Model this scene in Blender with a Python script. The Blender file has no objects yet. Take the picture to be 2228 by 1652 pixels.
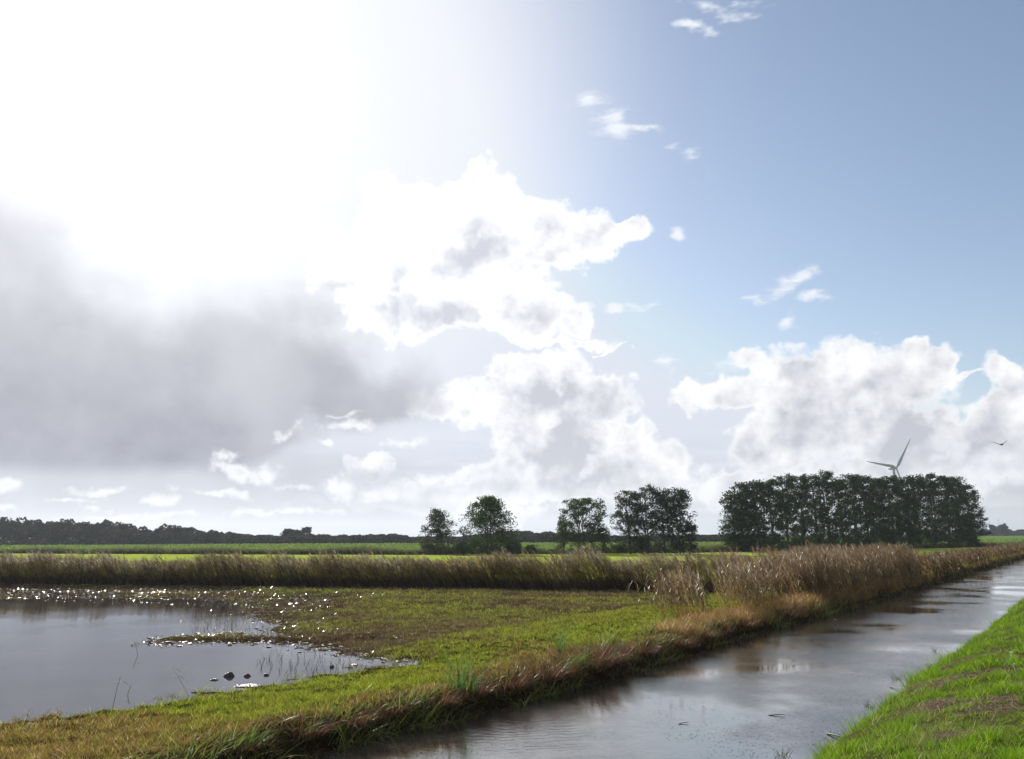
import bpy, math, random
import numpy as np
from mathutils import Vector, Matrix
rng = np.random.default_rng(7)
random.seed(7)
sc = bpy.context.scene
COL = sc.collection
PI = math.pi
R = math.radians

# ------------------------------------------------------------------ camera and survey helpers
F, CX, CY, EYE = 1700., 1114., 826., 2.6      # focal length and centre of a 2228 px wide view, eye height above the canal
PITCH, ROLL = math.atan((1166 - 826) / F), R(0.31)

def ray(px, py):
    u = (px - CX) / F; v = (CY - py) / F
    c, s = math.cos(ROLL), math.sin(ROLL)
    u, v = u * c + v * s, -u * s + v * c
    cp, sp = math.cos(PITCH), math.sin(PITCH)
    return np.array([u, cp - v * sp, sp + v * cp])

def at(px, py, z=0.):
    d = ray(px, py); t = (z - EYE) / d[2]
    return np.array([d[0] * t, d[1] * t, z])

def at_dist(px, py, y):
    d = ray(px, py); t = y / d[1]
    return np.array([d[0] * t, y, EYE + d[2] * t])

def azel(px, py):
    d = ray(px, py)
    return math.degrees(math.atan2(d[0], d[1])), math.degrees(math.atan2(d[2], math.hypot(d[0], d[1])))

cam = bpy.data.cameras.new('camera'); camo = bpy.data.objects.new('camera', cam); COL.objects.link(camo)
cam.sensor_fit = 'HORIZONTAL'; cam.sensor_width = 36; cam.lens = 36 * F / 2228
cam.clip_start = 0.1; cam.clip_end = 20000
camo.location = (0, 0, EYE)
camo.matrix_world = Matrix.Translation((0, 0, EYE)) @ Matrix.Rotation(PI / 2 + PITCH, 4, 'X') @ Matrix.Rotation(-ROLL, 4, 'Z')
sc.camera = camo
sc.view_settings.view_transform = 'Standard'; sc.view_settings.look = 'None'
EXPO = .35
sc.view_settings.exposure = EXPO; sc.view_settings.gamma = 1; sc.view_settings.use_curve_mapping = False
sc.cycles.max_bounces = 6; sc.cycles.diffuse_bounces = 2; sc.cycles.glossy_bounces = 3
sc.cycles.transmission_bounces = 4; sc.cycles.transparent_max_bounces = 4; sc.cycles.volume_bounces = 0
sc.cycles.sample_clamp_indirect = 4; sc.cycles.use_denoising = True
sc.cycles.caustics_reflective = False; sc.cycles.caustics_refractive = False

# ------------------------------------------------------------------ sun
SUN_AZ, SUN_EL = -29.2, 29.0
sd = Vector((math.sin(R(SUN_AZ)) * math.cos(R(SUN_EL)), math.cos(R(SUN_AZ)) * math.cos(R(SUN_EL)), math.sin(R(SUN_EL))))
sun = bpy.data.lights.new('sun', 'SUN'); suno = bpy.data.objects.new('sun', sun); COL.objects.link(suno)
sun.energy = 5.0; sun.angle = R(0.6); sun.color = (1, .95, .86)
suno.rotation_euler = (-sd).to_track_quat('-Z', 'Y').to_euler()
suno.location = sd * 300

# ------------------------------------------------------------------ node helper
class NT:
    def __init__(s, nt): s.nt = nt; s.x = 0
    def n(s, typ, **kw):
        nd = s.nt.nodes.new(typ)
        for k, v in kw.items(): setattr(nd, k, v)
        return nd
    def link(s, a, b): s.nt.links.new(a, b)
    def set(s, sock, v):
        if hasattr(v, 'links') or isinstance(v, bpy.types.NodeSocket): s.link(v, sock)
        else: sock.default_value = v
    def m(s, op, a, b=0., c=0., clamp=False):
        nd = s.n('ShaderNodeMath', operation=op, use_clamp=clamp)
        s.set(nd.inputs[0], a); s.set(nd.inputs[1], b); s.set(nd.inputs[2], c)
        return nd.outputs[0]
    def v(s, op, a, b=(0, 0, 0), sc_=None):
        nd = s.n('ShaderNodeVectorMath', operation=op)
        s.set(nd.inputs[0], a)
        if op == 'SCALE': s.set(nd.inputs['Scale'], sc_)
        else: s.set(nd.inputs[1], b)
        return nd.outputs['Value'] if op in ('LENGTH', 'DOT_PRODUCT', 'DISTANCE') else nd.outputs[0]
    def noise(s, vec, scale, detail=4., rough=.5, lac=2., dist=0., color=False, w=None):
        nd = s.n('ShaderNodeTexNoise')
        s.set(nd.inputs['Vector'], vec); nd.inputs['Scale'].default_value = scale
        nd.inputs['Detail'].default_value = detail; nd.inputs['Roughness'].default_value = rough
        nd.inputs['Lacunarity'].default_value = lac; nd.inputs['Distortion'].default_value = dist
        return nd.outputs['Color'] if color else nd.outputs[0]
    def mr(s, v, a, b, c=0., d=1., interp='SMOOTHSTEP'):
        nd = s.n('ShaderNodeMapRange', interpolation_type=interp)
        s.set(nd.inputs[0], v); s.set(nd.inputs[1], a); s.set(nd.inputs[2], b); s.set(nd.inputs[3], c); s.set(nd.inputs[4], d)
        return nd.outputs[0]
    def mix(s, f, a, b, mode='MIX'):
        nd = s.n('ShaderNodeMix', data_type='RGBA', blend_type=mode)
        s.set(nd.inputs[0], f)
        for i, q in ((6, a), (7, b)):
            if isinstance(q, tuple): q = (*q[:3], 1)
            s.set(nd.inputs[i], q)
        return nd.outputs[2]
    def sep(s, v):
        nd = s.n('ShaderNodeSeparateXYZ'); s.link(v, nd.inputs[0]); return nd.outputs
    def comb(s, x, y, z=0.):
        nd = s.n('ShaderNodeCombineXYZ'); s.set(nd.inputs[0], x); s.set(nd.inputs[1], y); s.set(nd.inputs[2], z); return nd.outputs[0]

def lin(r, g, b):
    f = lambda c: (c / 255 / 12.92) if c / 255 < .04045 else ((c / 255 + .055) / 1.055) ** 2.4
    return (f(r), f(g), f(b))

# ------------------------------------------------------------------ world: sky and clouds by direction (azimuth, elevation)
W = bpy.data.worlds.new('World'); sc.world = W; W.use_nodes = True
W.node_tree.nodes.clear()
grp = bpy.data.node_groups.new('sky_and_clouds', 'ShaderNodeTree')
grp.interface.new_socket('Sky', in_out='OUTPUT', socket_type='NodeSocketShader')
t = NT(grp)
STR = 0.1
K = 1 / STR / 2 ** EXPO
def kc(r, g, b, k=1.): return tuple(c * K * k for c in lin(r, g, b))
geo = t.n('ShaderNodeTexCoord')
dirv = t.v('NORMALIZE', geo.outputs['Generated'])
dx, dy, dz = t.sep(dirv)[:3]
A = t.m('MULTIPLY', t.m('ARCTAN2', dx, dy), 180 / PI)
E = t.m('MULTIPLY', t.m('ARCSINE', dz), 180 / PI)
AE = t.comb(A, E, 0)
sky = t.n('ShaderNodeTexSky', sky_type='NISHITA')
sky.sun_disc = False; sky.sun_elevation = R(SUN_EL); sky.sun_rotation = R(SUN_AZ)
sky.air_density = 1.0; sky.dust_density = 1.0; sky.ozone_density = 1.5; sky.altitude = 0
theta = t.m('MULTIPLY', t.m('ARCCOSINE', t.v('DOT_PRODUCT', dirv, tuple(sd))), 180 / PI)
base = t.mix(1.0, sky.outputs[0], tuple(k_ / 2 ** EXPO for k_ in (1.50, 1.44, 1.38)), 'MULTIPLY')
halo = t.m('EXPONENT', t.m('MULTIPLY', theta, -1 / 18.))
halo2 = t.m('EXPONENT', t.m('MULTIPLY', theta, -1 / 3.8))
hz = t.m('EXPONENT', t.m('MULTIPLY', t.m('ABSOLUTE', E), -1 / 5.))
base = t.v('MINIMUM', base, kc(222, 228, 241))
base = t.mix(t.m('MULTIPLY', t.m('MULTIPLY', t.mr(theta, 38, 15), .90), t.mr(E, 1, 15, .25, 1.)), base, kc(244, 246, 251))
base = t.mix(t.m('MULTIPLY', hz, .75), base, kc(204, 214, 228))

def ell(b):
    px, py, rx, ry, rot = b[:5]
    a0, e0 = azel(px, py)
    ax = abs(azel(px + rx, py)[0] - azel(px - rx, py)[0]) / 2
    ey = abs(azel(px, py - ry)[1] - azel(px, py + ry)[1]) / 2
    return a0, e0, ax, ey, rot, (b[5] if len(b) > 5 else 1.)

def field(coords, blobs, reg, pad=2.6, k=.12):
    """soft union of tilted ellipses -> weight in the middle, 0 at the rim, negative outside; only those near the region"""
    out = None
    for b in blobs:
        a0, e0, ax, ey, rot, w = ell(b)
        rr = (ax, ey) if abs(rot) < 12 else (max(ax, ey),) * 2
        if a0 + rr[0] + pad < reg[0] or a0 - rr[0] - pad > reg[1] or e0 + rr[1] + pad < reg[2] or e0 - rr[1] - pad > reg[3]: continue
        mp = t.n('ShaderNodeMapping', vector_type='TEXTURE')
        if out is None: t.link(coords, mp.inputs['Vector'])
        else:                                    # chained so that few values are alive at a time
            q = t.n('ShaderNodeVectorMath', operation='MULTIPLY_ADD')
            t.link(out, q.inputs[0]); q.inputs[1].default_value = (1e-6,) * 3; t.link(coords, q.inputs[2]); t.link(q.outputs[0], mp.inputs['Vector'])
        mp.inputs['Location'].default_value = (a0, e0, 0)
        mp.inputs['Rotation'].default_value = (0, 0, R(rot))
        mp.inputs['Scale'].default_value = (ax, ey, 1e5)
        f = t.m('MULTIPLY_ADD', t.v('LENGTH', mp.outputs[0]), -w, w)
        out = f if out is None else t.m('SMOOTH_MAX', out, f, k)
    return out

CUM = [ # big tower above the centre
 (1040,455,115,95,0), (1130,500,125,95,0), (950,520,150,90,0), (1210,520,110,80,0), (1290,515,70,60,0), (1385,505,48,36,0,.9),(1360,495,60,26,10,.8),
 (880,470,110,80,0,.7), (1010,620,200,75,0), (1150,690,150,60,0), (900,690,170,60,0), (1240,700,56,40,0), (1060,560,200,80,20),
 (1240,748,120,15,-5,.6),(800,580,150,110,0,.8),(1330,765,50,7,8,.5),
 # middle lower heap
 (1180,815,125,60,0), (1290,870,110,58,0), (1080,880,190,60,0), (930,885,90,26,-8,.85), (1220,960,175,95,0), (1380,945,60,36,0,.9), (1380,1020,150,70,0),
 (1470,1010,60,50,0,.9), (1150,1050,200,60,0), (1050,845,90,16,12,.7),
 # right heap
 (1530,868,70,38,0,.9), (1610,850,70,42,0), (1720,830,120,80,0), (1850,820,140,90,0), (1980,830,110,90,0), (2005,765,46,36,0), (2055,780,40,40,0,.9),
 (1800,930,200,90,0), (1950,960,160,90,0), (1680,960,120,70,0), (1900,1050,340,60,0), (1640,1060,160,50,0),(1625,782,50,20,5,.8),
 # far right
 (2180,815,60,38,0), (2235,830,70,50,0), (2140,940,90,60,0), (2220,900,80,60,0), (2180,1000,140,70,0), (2110,826,50,7,3,.5),
 # low, centre
 (950,1090,120,34,0,.9), (830,1085,110,28,0,.9), (1050,1110,170,28,0,.8), (800,1015,60,34,0,1.), (740,1060,62,36,0,1.), (870,1070,90,30,0,.9), (1010,1075,110,40,0,.9), (660,1095,60,18,0,.7)]
WISP = [
 (1290,215,46,26,-10), (1340,270,95,34,-14), (1400,280,50,24,-10), (1560,20,75,26,-20), (1500,52,55,16,-20), (1600,10,60,20,0,.8),
 (1725,615,75,20,20), (1775,640,36,14,0), (1340,676,26,14,20,.8), (1395,660,26,9,10,.7), (1478,502,19,17,0), (1675,752,20,16,30,.9), (1716,704,18,13,50,.8),
 (1745,746,20,10,0,.6), (1450,790,34,10,0,.8), (1600,790,60,18,10,.9), (1510,335,26,14,0,.5), (1455,318,22,8,-10,.4), (1540,380,14,8,0,.4), (1465,815,20,9,0,.5), (1640,650,40,7,0,.4),
 (1930,905,50,9,0,.6), (845,455,60,22,-15,.7)]
BANK = [(50,960,1000,560,0), (-220,690,760,560,0), (600,815,360,190,-8), (740,850,220,105,-6,.9), (330,860,600,300,0), (690,650,80,50,0,.5)]
GREY = [(1045,540,120,48,25), (940,690,140,48,0), (860,640,70,50,0,.8), (1230,868,140,42,0), (1170,965,160,75,0), (1280,1025,130,50,0), (1060,1045,110,30,0,.8), (1420,1050,80,34,0,.8), (1345,850,50,22,0,.8), (1100,690,90,30,0,.6),
 (1830,905,170,62,0), (1985,935,100,85,0), (1730,965,110,42,0,.8), (1900,845,110,34,0,.7), (2030,1005,170,36,0,.8), (1700,1075,130,26,0,.6), (2150,985,110,44,0,.8), (2205,865,46,20,0,.6), (820,1035,50,16,0,.7), (950,1100,90,14,0,.7), (1620,880,50,16,0,.5)]
PUF = [(520,1030,80,22,-10), (590,1030,38,24,0), (495,992,40,24,30,.9), (800,1003,44,24,0), (735,1060,40,36,0), (825,1082,70,20,0), (705,970,18,14,0), (360,1090,62,13,4,.9), (210,1062,66,12,0,.8),
 (205,1100,46,12,-8,.8), (15,1058,60,20,0,.8), (625,940,40,14,20,.6), (735,902,50,6,5,.6), (20,1110,40,9,0,.6), (300,1122,190,8,0,.7), (140,1082,110,9,3,.7), (610,1112,150,9,0,.7), (470,1076,90,10,-4,.8), (890,965,60,12,8,.8), (770,925,80,13,0,.7), (640,1062,50,10,0,.7), (930,1045,70,16,0,.8)]

def patch(reg):
    """the sky inside one window of azimuth and elevation"""
    wb = t.v('SUBTRACT', t.noise(dirv, 7, 1, .5, color=True), (.5, .5, .5))
    wm = t.v('SUBTRACT', t.noise(dirv, 20, 3, .55, color=True), (.5, .5, .5))
    low = reg[2] < 9
    col = base
    if low:      # thin flat cloud far away
        mps = t.n('ShaderNodeMapping'); t.link(AE, mps.inputs[0]); mps.inputs['Scale'].default_value = (.07, .5, 1)
        st = t.noise(mps.outputs[0], 1.0, 4, .55)
        lowband = t.m('MULTIPLY', t.mr(E, 9.5, 2.0), t.mr(st, .25, .6))
        stc = t.mix(t.mr(t.noise(mps.outputs[0], 1.9, 4, .5), .35, .7), kc(198, 201, 211), kc(232, 234, 240))
        col = t.mix(t.m('MULTIPLY', lowband, .85), col, stc)
    fW = field(t.v('ADD', AE, t.v('SCALE', wm, sc_=2.2)), WISP, reg, 2.0)
    if fW is not None:
        mpw = t.n('ShaderNodeMapping'); t.link(dirv, mpw.inputs[0]); mpw.inputs['Rotation'].default_value = (0, R(25), 0); mpw.inputs['Scale'].default_value = (16, 20, 52)
        fbw = t.noise(mpw.outputs[0], 1.3, 6, .6)
        dW = t.m('ADD', fW, t.m('MULTIPLY', t.m('SUBTRACT', fbw, .50), 3.4))
        col = t.mix(t.m('MULTIPLY', t.mr(dW, -.05, 1.1), .93), col, kc(246, 249, 255))
    AEw = t.v('ADD', AE, t.v('ADD', t.v('SCALE', wb, sc_=1.6), t.v('SCALE', wm, sc_=3.0)))
    fC = field(AEw, CUM, reg)
    if fC is not None:
        fb = t.noise(dirv, 38, 7, .60)
        fbL = t.noise(dirv, 15, 4, .5)
        dC = t.m('ADD', fC, t.m('MULTIPLY', t.m('SUBTRACT', fb, .5), 1.15))
        aC = t.mr(dC, -.03, .28)
        fb2 = t.noise(t.v('ADD', dirv, tuple(sd * .011)), 30, 4, .55)
        fb1 = t.noise(dirv, 30, 4, .55)
        fbL2 = t.noise(t.v('ADD', dirv, tuple(sd * .022)), 15, 3, .5)
        relief = t.m('ADD', t.m('MULTIPLY', t.m('SUBTRACT', fb1, fb2), 1.5), t.m('MULTIPLY', t.m('SUBTRACT', fbL, fbL2), 2.4))
        gG = field(t.v('ADD', AE, t.v('ADD', t.v('SCALE', wb, sc_=2.6), t.v('SCALE', wm, sc_=1.2))), [(b_[0], b_[1], b_[2] * 1.3, b_[3] * 1.35, *b_[4:]) for b_ in GREY], reg, 2.6, .3)
        thick = t.m('MULTIPLY', t.m('SUBTRACT', fbL, .5), .7)
        thick = t.m('ADD', thick, t.m('MAXIMUM', gG, -.15)) if gG is not None else t.m('SUBTRACT', thick, .2)
        shade = t.m('MULTIPLY', t.mr(t.m('ADD', thick, relief), -.42, 1.0, interp='LINEAR'), t.mr(dC, .0, .45))
        glowc = t.mr(theta, 10, 45, 1.32, 1.0)
        cc = t.mix(shade, kc(254, 254, 255, 1.05), kc(194, 196, 206))
        cc = t.v('SCALE', cc, sc_=glowc)
        col = t.mix(aC, col, cc)
    gl = t.v('SCALE', (1., .99, .99), sc_=t.m('ADD', t.m('MULTIPLY', halo, .5), t.m('MULTIPLY', halo2, 24.)))
    if reg[0] < 0:
        # the shower cloud on the left, its rain, and small bright puffs in front of it
        fB = field(t.v('ADD', AE, t.v('ADD', t.v('SCALE', wb, sc_=8.0), t.v('SCALE', wm, sc_=4.0))), BANK, reg, 8, .3)
        nB = t.noise(dirv, 9, 5, .5)
        nB0 = t.m('SUBTRACT', nB, .5)
        if low:
            rn = t.noise(t.comb(t.m('MULTIPLY', A, .45), t.m('MULTIPLY', E, .03), 0), .55, 3, .5)
            under = t.m('MULTIPLY', t.mr(E, 7.0, 4.2), t.mr(A, 1, -16))
            col = t.mix(t.m('MULTIPLY', under, .8), col, kc(190, 192, 203))
            gl = t.v('SCALE', gl, sc_=t.m('MULTIPLY_ADD', under, -.9, 1.))
            rain = t.m('MULTIPLY', t.m('MULTIPLY', t.mr(E, 8, 3.5), t.mr(A, -4, -14)), t.mr(rn, .40, .62))
            col = t.mix(t.m('MULTIPLY', rain, .34), col, kc(168, 172, 186))
        if fB is not None:
            dB = t.m('ADD', fB, t.m('MULTIPLY', nB0, .8))
            aB = t.m('MULTIPLY', t.mr(dB, .0, .62), t.mr(t.m('ADD', E, t.m('MULTIPLY', nB0, 1.6)), t.mr(A, -20, -9, 3.7, 7.2, 'LINEAR'), t.mr(A, -20, -9, 5.0, 9.0, 'LINEAR')))
            gB = t.mr(t.m('ADD', E, t.m('MULTIPLY', nB0, 9.)), 4.5, 20, interp='LINEAR')
            bk = t.mix(gB, kc(122, 124, 141), kc(226, 227, 233))
            bk = t.mix(t.m('MULTIPLY', t.mr(t.noise(dirv, 6, 6, .55), .36, .68), .34), bk, kc(232, 232, 240))
            bk = t.mix(t.m('MULTIPLY', t.mr(t.noise(dirv, 14, 5, .6), .5, .75), .22), bk, kc(150, 151, 166))
            col = t.mix(aB, col, bk)
            gl = t.v('SCALE', gl, sc_=t.m('MULTIPLY_ADD', aB, -.93, 1.))
        if low:
            fP = field(t.v('ADD', AE, t.v('SCALE', wm, sc_=2.0)), PUF, reg, 2.)
            if fP is not None:
                dP = t.m('ADD', fP, t.m('MULTIPLY', t.m('SUBTRACT', t.noise(dirv, 45, 6, .6), .5), 2.4))
                col = t.mix(t.m('MULTIPLY', t.mr(dP, -.1, .8), .88), col, t.mix(t.mr(dP, .7, 1.5), kc(250, 250, 252, 1.05), kc(228, 228, 236)))
    return t.v('ADD', col, gl)

def bgd(c):
    b = t.n('ShaderNodeBackground'); t.link(c, b.inputs[0]); b.inputs[1].default_value = STR; return b.outputs[0]
def split(val, thr, lo, hi):
    m_ = t.n('ShaderNodeMixShader'); t.link(t.m('GREATER_THAN', val, thr), m_.inputs[0]); t.link(lo, m_.inputs[1]); t.link(hi, m_.inputs[2]); return m_.outputs[0]
def tree(reg, cuts):
    """cut the photographed part of the sky into windows so that each ray only computes the clouds near it"""
    if not cuts: return bgd(patch(reg))
    ax, thr, a, b = cuts
    if ax == 'A': return split(A, thr, tree((reg[0], thr, reg[2], reg[3]), a), tree((thr, reg[1], reg[2], reg[3]), b))
    return split(E, thr, tree((reg[0], reg[1], reg[2], thr), a), tree((reg[0], reg[1], thr, reg[3]), b))
inside = tree((-42, 42, -1, 44), ('A', 0,
    ('E', 9, ('A', -14, None, None), ('A', -14, None, None)),
    ('E', 16, ('A', 11, ('A', 5, None, None), ('A', 24, None, None)), ('A', 11, None, None))))
# the sky outside that window: scattered clouds
gen = t.m('MULTIPLY', t.mr(t.noise(dirv, 3.2, 5, .55), .45, .60), t.mr(E, -1, 6))
oc = t.mix(gen, base, kc(214, 217, 228))
oc = t.v('ADD', oc, t.v('SCALE', (1., .99, .98), sc_=t.m('ADD', t.m('MULTIPLY', halo, .5), t.m('MULTIPLY', halo2, 24.))))
oc = t.mix(t.mr(E, -.3, -2.5), oc, kc(90, 95, 80))
outside = bgd(oc)
s1 = split(E, -.8, outside, split(E, 44, split(t.m('ABSOLUTE', A), 42, inside, outside), outside))
go = t.n('NodeGroupOutput'); t.link(s1, go.inputs[0])
t = NT(W.node_tree)
gn = t.n('ShaderNodeGroup'); gn.node_tree = grp
out = t.n('ShaderNodeOutputWorld'); t.link(gn.outputs[0], out.inputs[0])
W.cycles.sampling_method = 'MANUAL'; W.cycles.sample_map_resolution = 512

# ------------------------------------------------------------------ mesh and material helpers
def tag(o, label=None, cat=None, group=None, kind=None):
    if label: o['label'] = label
    if cat: o['category'] = cat
    if group: o['group'] = group
    if kind: o['kind'] = kind
    return o

def empty(name, loc=(0, 0, 0)):
    o = bpy.data.objects.new(name, None); COL.objects.link(o); o.location = tuple(map(float, loc)); o.empty_display_size = .2
    return o

class MB:
    """collects quads with a colour per vertex and links them as one mesh object"""
    def __init__(s): s.V = []; s.Q = []; s.C = []; s.n = 0
    def add(s, v, q, c):
        v = np.asarray(v, float); q = np.asarray(q, int); c = np.asarray(c, float)
        if c.ndim == 1: c = np.tile(c, (len(v), 1))
        s.V.append(v); s.Q.append(q + s.n); s.C.append(c); s.n += len(v)
    def build(s, name, mat, parent=None, smooth=False, origin=None):
        V = np.concatenate(s.V); Q = np.concatenate(s.Q); C = np.concatenate(s.C)
        if origin is None: origin = (0, 0, 0) if parent is not None else (V[:, 0].mean(), V[:, 1].mean(), V[:, 2].min())
        off = np.array(parent.location if parent is not None and parent.parent is None else origin, float)
        V = V - off
        me = bpy.data.meshes.new(name)
        me.vertices.add(len(V)); me.vertices.foreach_set('co', V.astype(np.float32).ravel())
        me.loops.add(Q.size); me.loops.foreach_set('vertex_index', Q.astype(np.int32).ravel())
        me.polygons.add(len(Q)); me.polygons.foreach_set('loop_start', np.arange(0, Q.size, 4, dtype=np.int32))
        if smooth: me.polygons.foreach_set('use_smooth', np.ones(len(Q), bool))
        at_ = me.attributes.new('col', 'FLOAT_COLOR', 'POINT')
        at_.data.foreach_set('color', np.c_[C, np.ones(len(C))].astype(np.float32).ravel())
        me.update(calc_edges=True)
        me.materials.append(mat)
        o = bpy.data.objects.new(name, me); COL.objects.link(o)
        if parent is not None: o.parent = parent
        else: o.location = tuple(map(float, off))
        return o

def rot2(v, a):
    c, s_ = np.cos(a), np.sin(a)
    return np.stack([v[..., 0] * c - v[..., 1] * s_, v[..., 0] * s_ + v[..., 1] * c], -1)

def ribbons(mb, P, H, Wd, face, lean, bend, nseg, c0, c1, prof='blade', hang=0.):
    """P (N,3) roots, H length, Wd width, face azimuth of the flat side, lean (N,2) sideways travel per unit length,
    bend: extra sideways travel growing towards the tip, hang: how far the tip drops below a straight rise"""
    P = np.atleast_2d(P); N = len(P)
    H = np.broadcast_to(H, N); Wd = np.broadcast_to(Wd, N); face = np.broadcast_to(face, N)
    lean = np.broadcast_to(lean, (N, 2)); bend = np.broadcast_to(bend, N); hang = np.broadcast_to(hang, N)
    c0 = np.broadcast_to(c0, (N, 3)); c1 = np.broadcast_to(c1, (N, 3))
    side = np.stack([np.cos(face), np.sin(face), np.zeros(N)], -1)
    Vs = []; Cs = []
    for k in range(nseg + 1):
        f = k / nseg
        h = H * (f - .35 * np.abs(bend) * f * f - hang * f * f)
        ln = np.linalg.norm(lean, axis=1) + 1e-6
        xy = lean * (H * f)[:, None] + lean / ln[:, None] * (bend * H * f * f)[:, None]
        c = P + np.concatenate([xy, h[:, None]], 1)
        if prof == 'blade': w = Wd * max(.06, (1 - f) ** .8)
        elif prof == 'stem': w = Wd * (1 - .5 * f)
        elif prof == 'leaf': w = Wd * (.35 + .65 * math.sin(PI * min(1, f * 1.15 + .1)) if f < .99 else .05)
        else: w = Wd * (math.sin(PI * (f * .86 + .08)) + .05)
        Vs.append(np.stack([c - side * w[:, None] / 2, c + side * w[:, None] / 2], 1))
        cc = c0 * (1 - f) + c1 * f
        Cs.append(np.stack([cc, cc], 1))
    V = np.stack(Vs, 1).reshape(-1, 3); C = np.stack(Cs, 1).reshape(-1, 3)
    m = 2 * (nseg + 1)
    b = (np.arange(N) * m)[:, None, None]
    k = (np.arange(nseg) * 2)[None, :, None]
    q = (b + k + np.array([0, 1, 3, 2])[None, None, :]).reshape(-1, 4)
    mb.add(V, q, C)

def tube(mb, pts, rad, col, sides=5):
    pts = np.asarray(pts, float); n = len(pts)
    V = []
    for i in range(n):
        d = pts[min(i + 1, n - 1)] - pts[max(i - 1, 0)]; d /= np.linalg.norm(d) + 1e-9
        u = np.cross(d, [0, 0, 1] if abs(d[2]) < .9 else [1, 0, 0]); u /= np.linalg.norm(u); w = np.cross(d, u)
        a = np.arange(sides) * 2 * PI / sides
        V.append(pts[i] + rad[i] * (np.cos(a)[:, None] * u + np.sin(a)[:, None] * w))
    V = np.concatenate(V); Q = []
    for i in range(n - 1):
        for j in range(sides):
            Q.append([i * sides + j, i * sides + (j + 1) % sides, (i + 1) * sides + (j + 1) % sides, (i + 1) * sides + j])
    mb.add(V, Q, np.asarray(col))

def leaves(mb, C, size, c, flat=0.):
    """randomly turned quads centred at C (N,3)"""
    N = len(C)
    u = rng.normal(size=(N, 3)); u /= np.linalg.norm(u, axis=1)[:, None]
    w = rng.normal(size=(N, 3)); w[:, 2] *= (1 - flat); w = np.cross(u, w); w /= np.linalg.norm(w, axis=1)[:, None] + 1e-9
    s_ = (size * rng.uniform(.6, 1.3, N))[:, None]
    u = u * s_ / 2; w = w * s_ / 2 * rng.uniform(.5, .9, N)[:, None]
    V = np.stack([C - u, C - w, C + u, C + w], 1).reshape(-1, 3)
    c = np.repeat(np.broadcast_to(c, (N, 3)), 4, axis=0)
    mb.add(V, np.arange(4 * N).reshape(-1, 4), c)

def h2(ix, iy, seed):
    n = (ix.astype(np.int64) * 374761393 + iy.astype(np.int64) * 668265263 + seed * 974634777) & 0x7fffffff
    n = ((n ^ (n >> 13)) * 1274126177) & 0x7fffffff
    return ((n ^ (n >> 16)) & 0xffff) / 65535.

def vn(x, y, seed=0):
    ix = np.floor(x); iy = np.floor(y); fx = x - ix; fy = y - iy
    fx = fx * fx * (3 - 2 * fx); fy = fy * fy * (3 - 2 * fy)
    a = h2(ix, iy, seed); b = h2(ix + 1, iy, seed); c = h2(ix, iy + 1, seed); d = h2(ix + 1, iy + 1, seed)
    return a + (b - a) * fx + (c - a) * fy + (a - b - c + d) * fx * fy

def fbm(x, y, sc_, seed=0, oc=4):
    x = np.asarray(x, float); y = np.asarray(y, float)
    v = 0; a = .5; tot = 0
    for o in range(oc):
        ca, sa = math.cos(o * 1.3), math.sin(o * 1.3)
        v = v + a * vn((x * ca - y * sa) * sc_ + 17.3 * o, (x * sa + y * ca) * sc_ - 9.1 * o, seed + o); tot += a; a *= .5; sc_ *= 2.03
    return v / tot

def nz(x, y, sc_, seed=0, oc=3): return np.clip((fbm(x, y, sc_, seed, oc) - .5) * 2.6, -1, 1)

def sst(x, a, b):
    k = np.clip((x - a) / (b - a), 0, 1); return k * k * (3 - 2 * k)

def veg(name, trans=.4, gloss=.05, rough=.35, vary=.25):
    m = bpy.data.materials.new(name); m.use_nodes = True; m.node_tree.nodes.clear(); t = NT(m.node_tree)
    a = t.n('ShaderNodeAttribute', attribute_name='col')
    g = t.n('ShaderNodeNewGeometry')
    nz = t.noise(g.outputs['Position'], 3.0, 3, .6)
    c = t.v('SCALE', a.outputs['Color'], sc_=t.mr(nz, .25, .75, 1 - vary, 1 + vary, 'LINEAR'))
    d = t.n('ShaderNodeBsdfDiffuse'); t.link(c, d.inputs[0])
    tr = t.n('ShaderNodeBsdfTranslucent'); t.link(c, tr.inputs[0])
    x = t.n('ShaderNodeMixShader'); x.inputs[0].default_value = trans; t.link(d.outputs[0], x.inputs[1]); t.link(tr.outputs[0], x.inputs[2])
    gl = t.n('ShaderNodeBsdfGlossy'); gl.inputs['Roughness'].default_value = rough
    y = t.n('ShaderNodeMixShader'); y.inputs[0].default_value = gloss; t.link(x.outputs[0], y.inputs[1]); t.link(gl.outputs[0], y.inputs[2])
    o = t.n('ShaderNodeOutputMaterial'); t.link(y.outputs[0], o.inputs[0])
    return m

def plain(name, c, rough=.6, metal=0., bump=0., bscale=8.):
    m = bpy.data.materials.new(name); m.use_nodes = True; t = NT(m.node_tree)
    p = m.node_tree.nodes['Principled BSDF']
    g = t.n('ShaderNodeNewGeometry'); nz = t.noise(g.outputs['Position'], bscale, 4, .6)
    t.link(t.mix(t.mr(nz, .3, .7), tuple(k * .8 for k in c), tuple(k * 1.15 for k in c)), p.inputs['Base Color'])
    p.inputs['Roughness'].default_value = rough; p.inputs['Metallic'].default_value = metal
    if bump:
        b = t.n('ShaderNodeBump'); b.inputs['Strength'].default_value = bump; b.inputs['Distance'].default_value = .05
        t.link(nz, b.inputs['Height']); t.link(b.outputs[0], p.inputs['Normal'])
    return m

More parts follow.
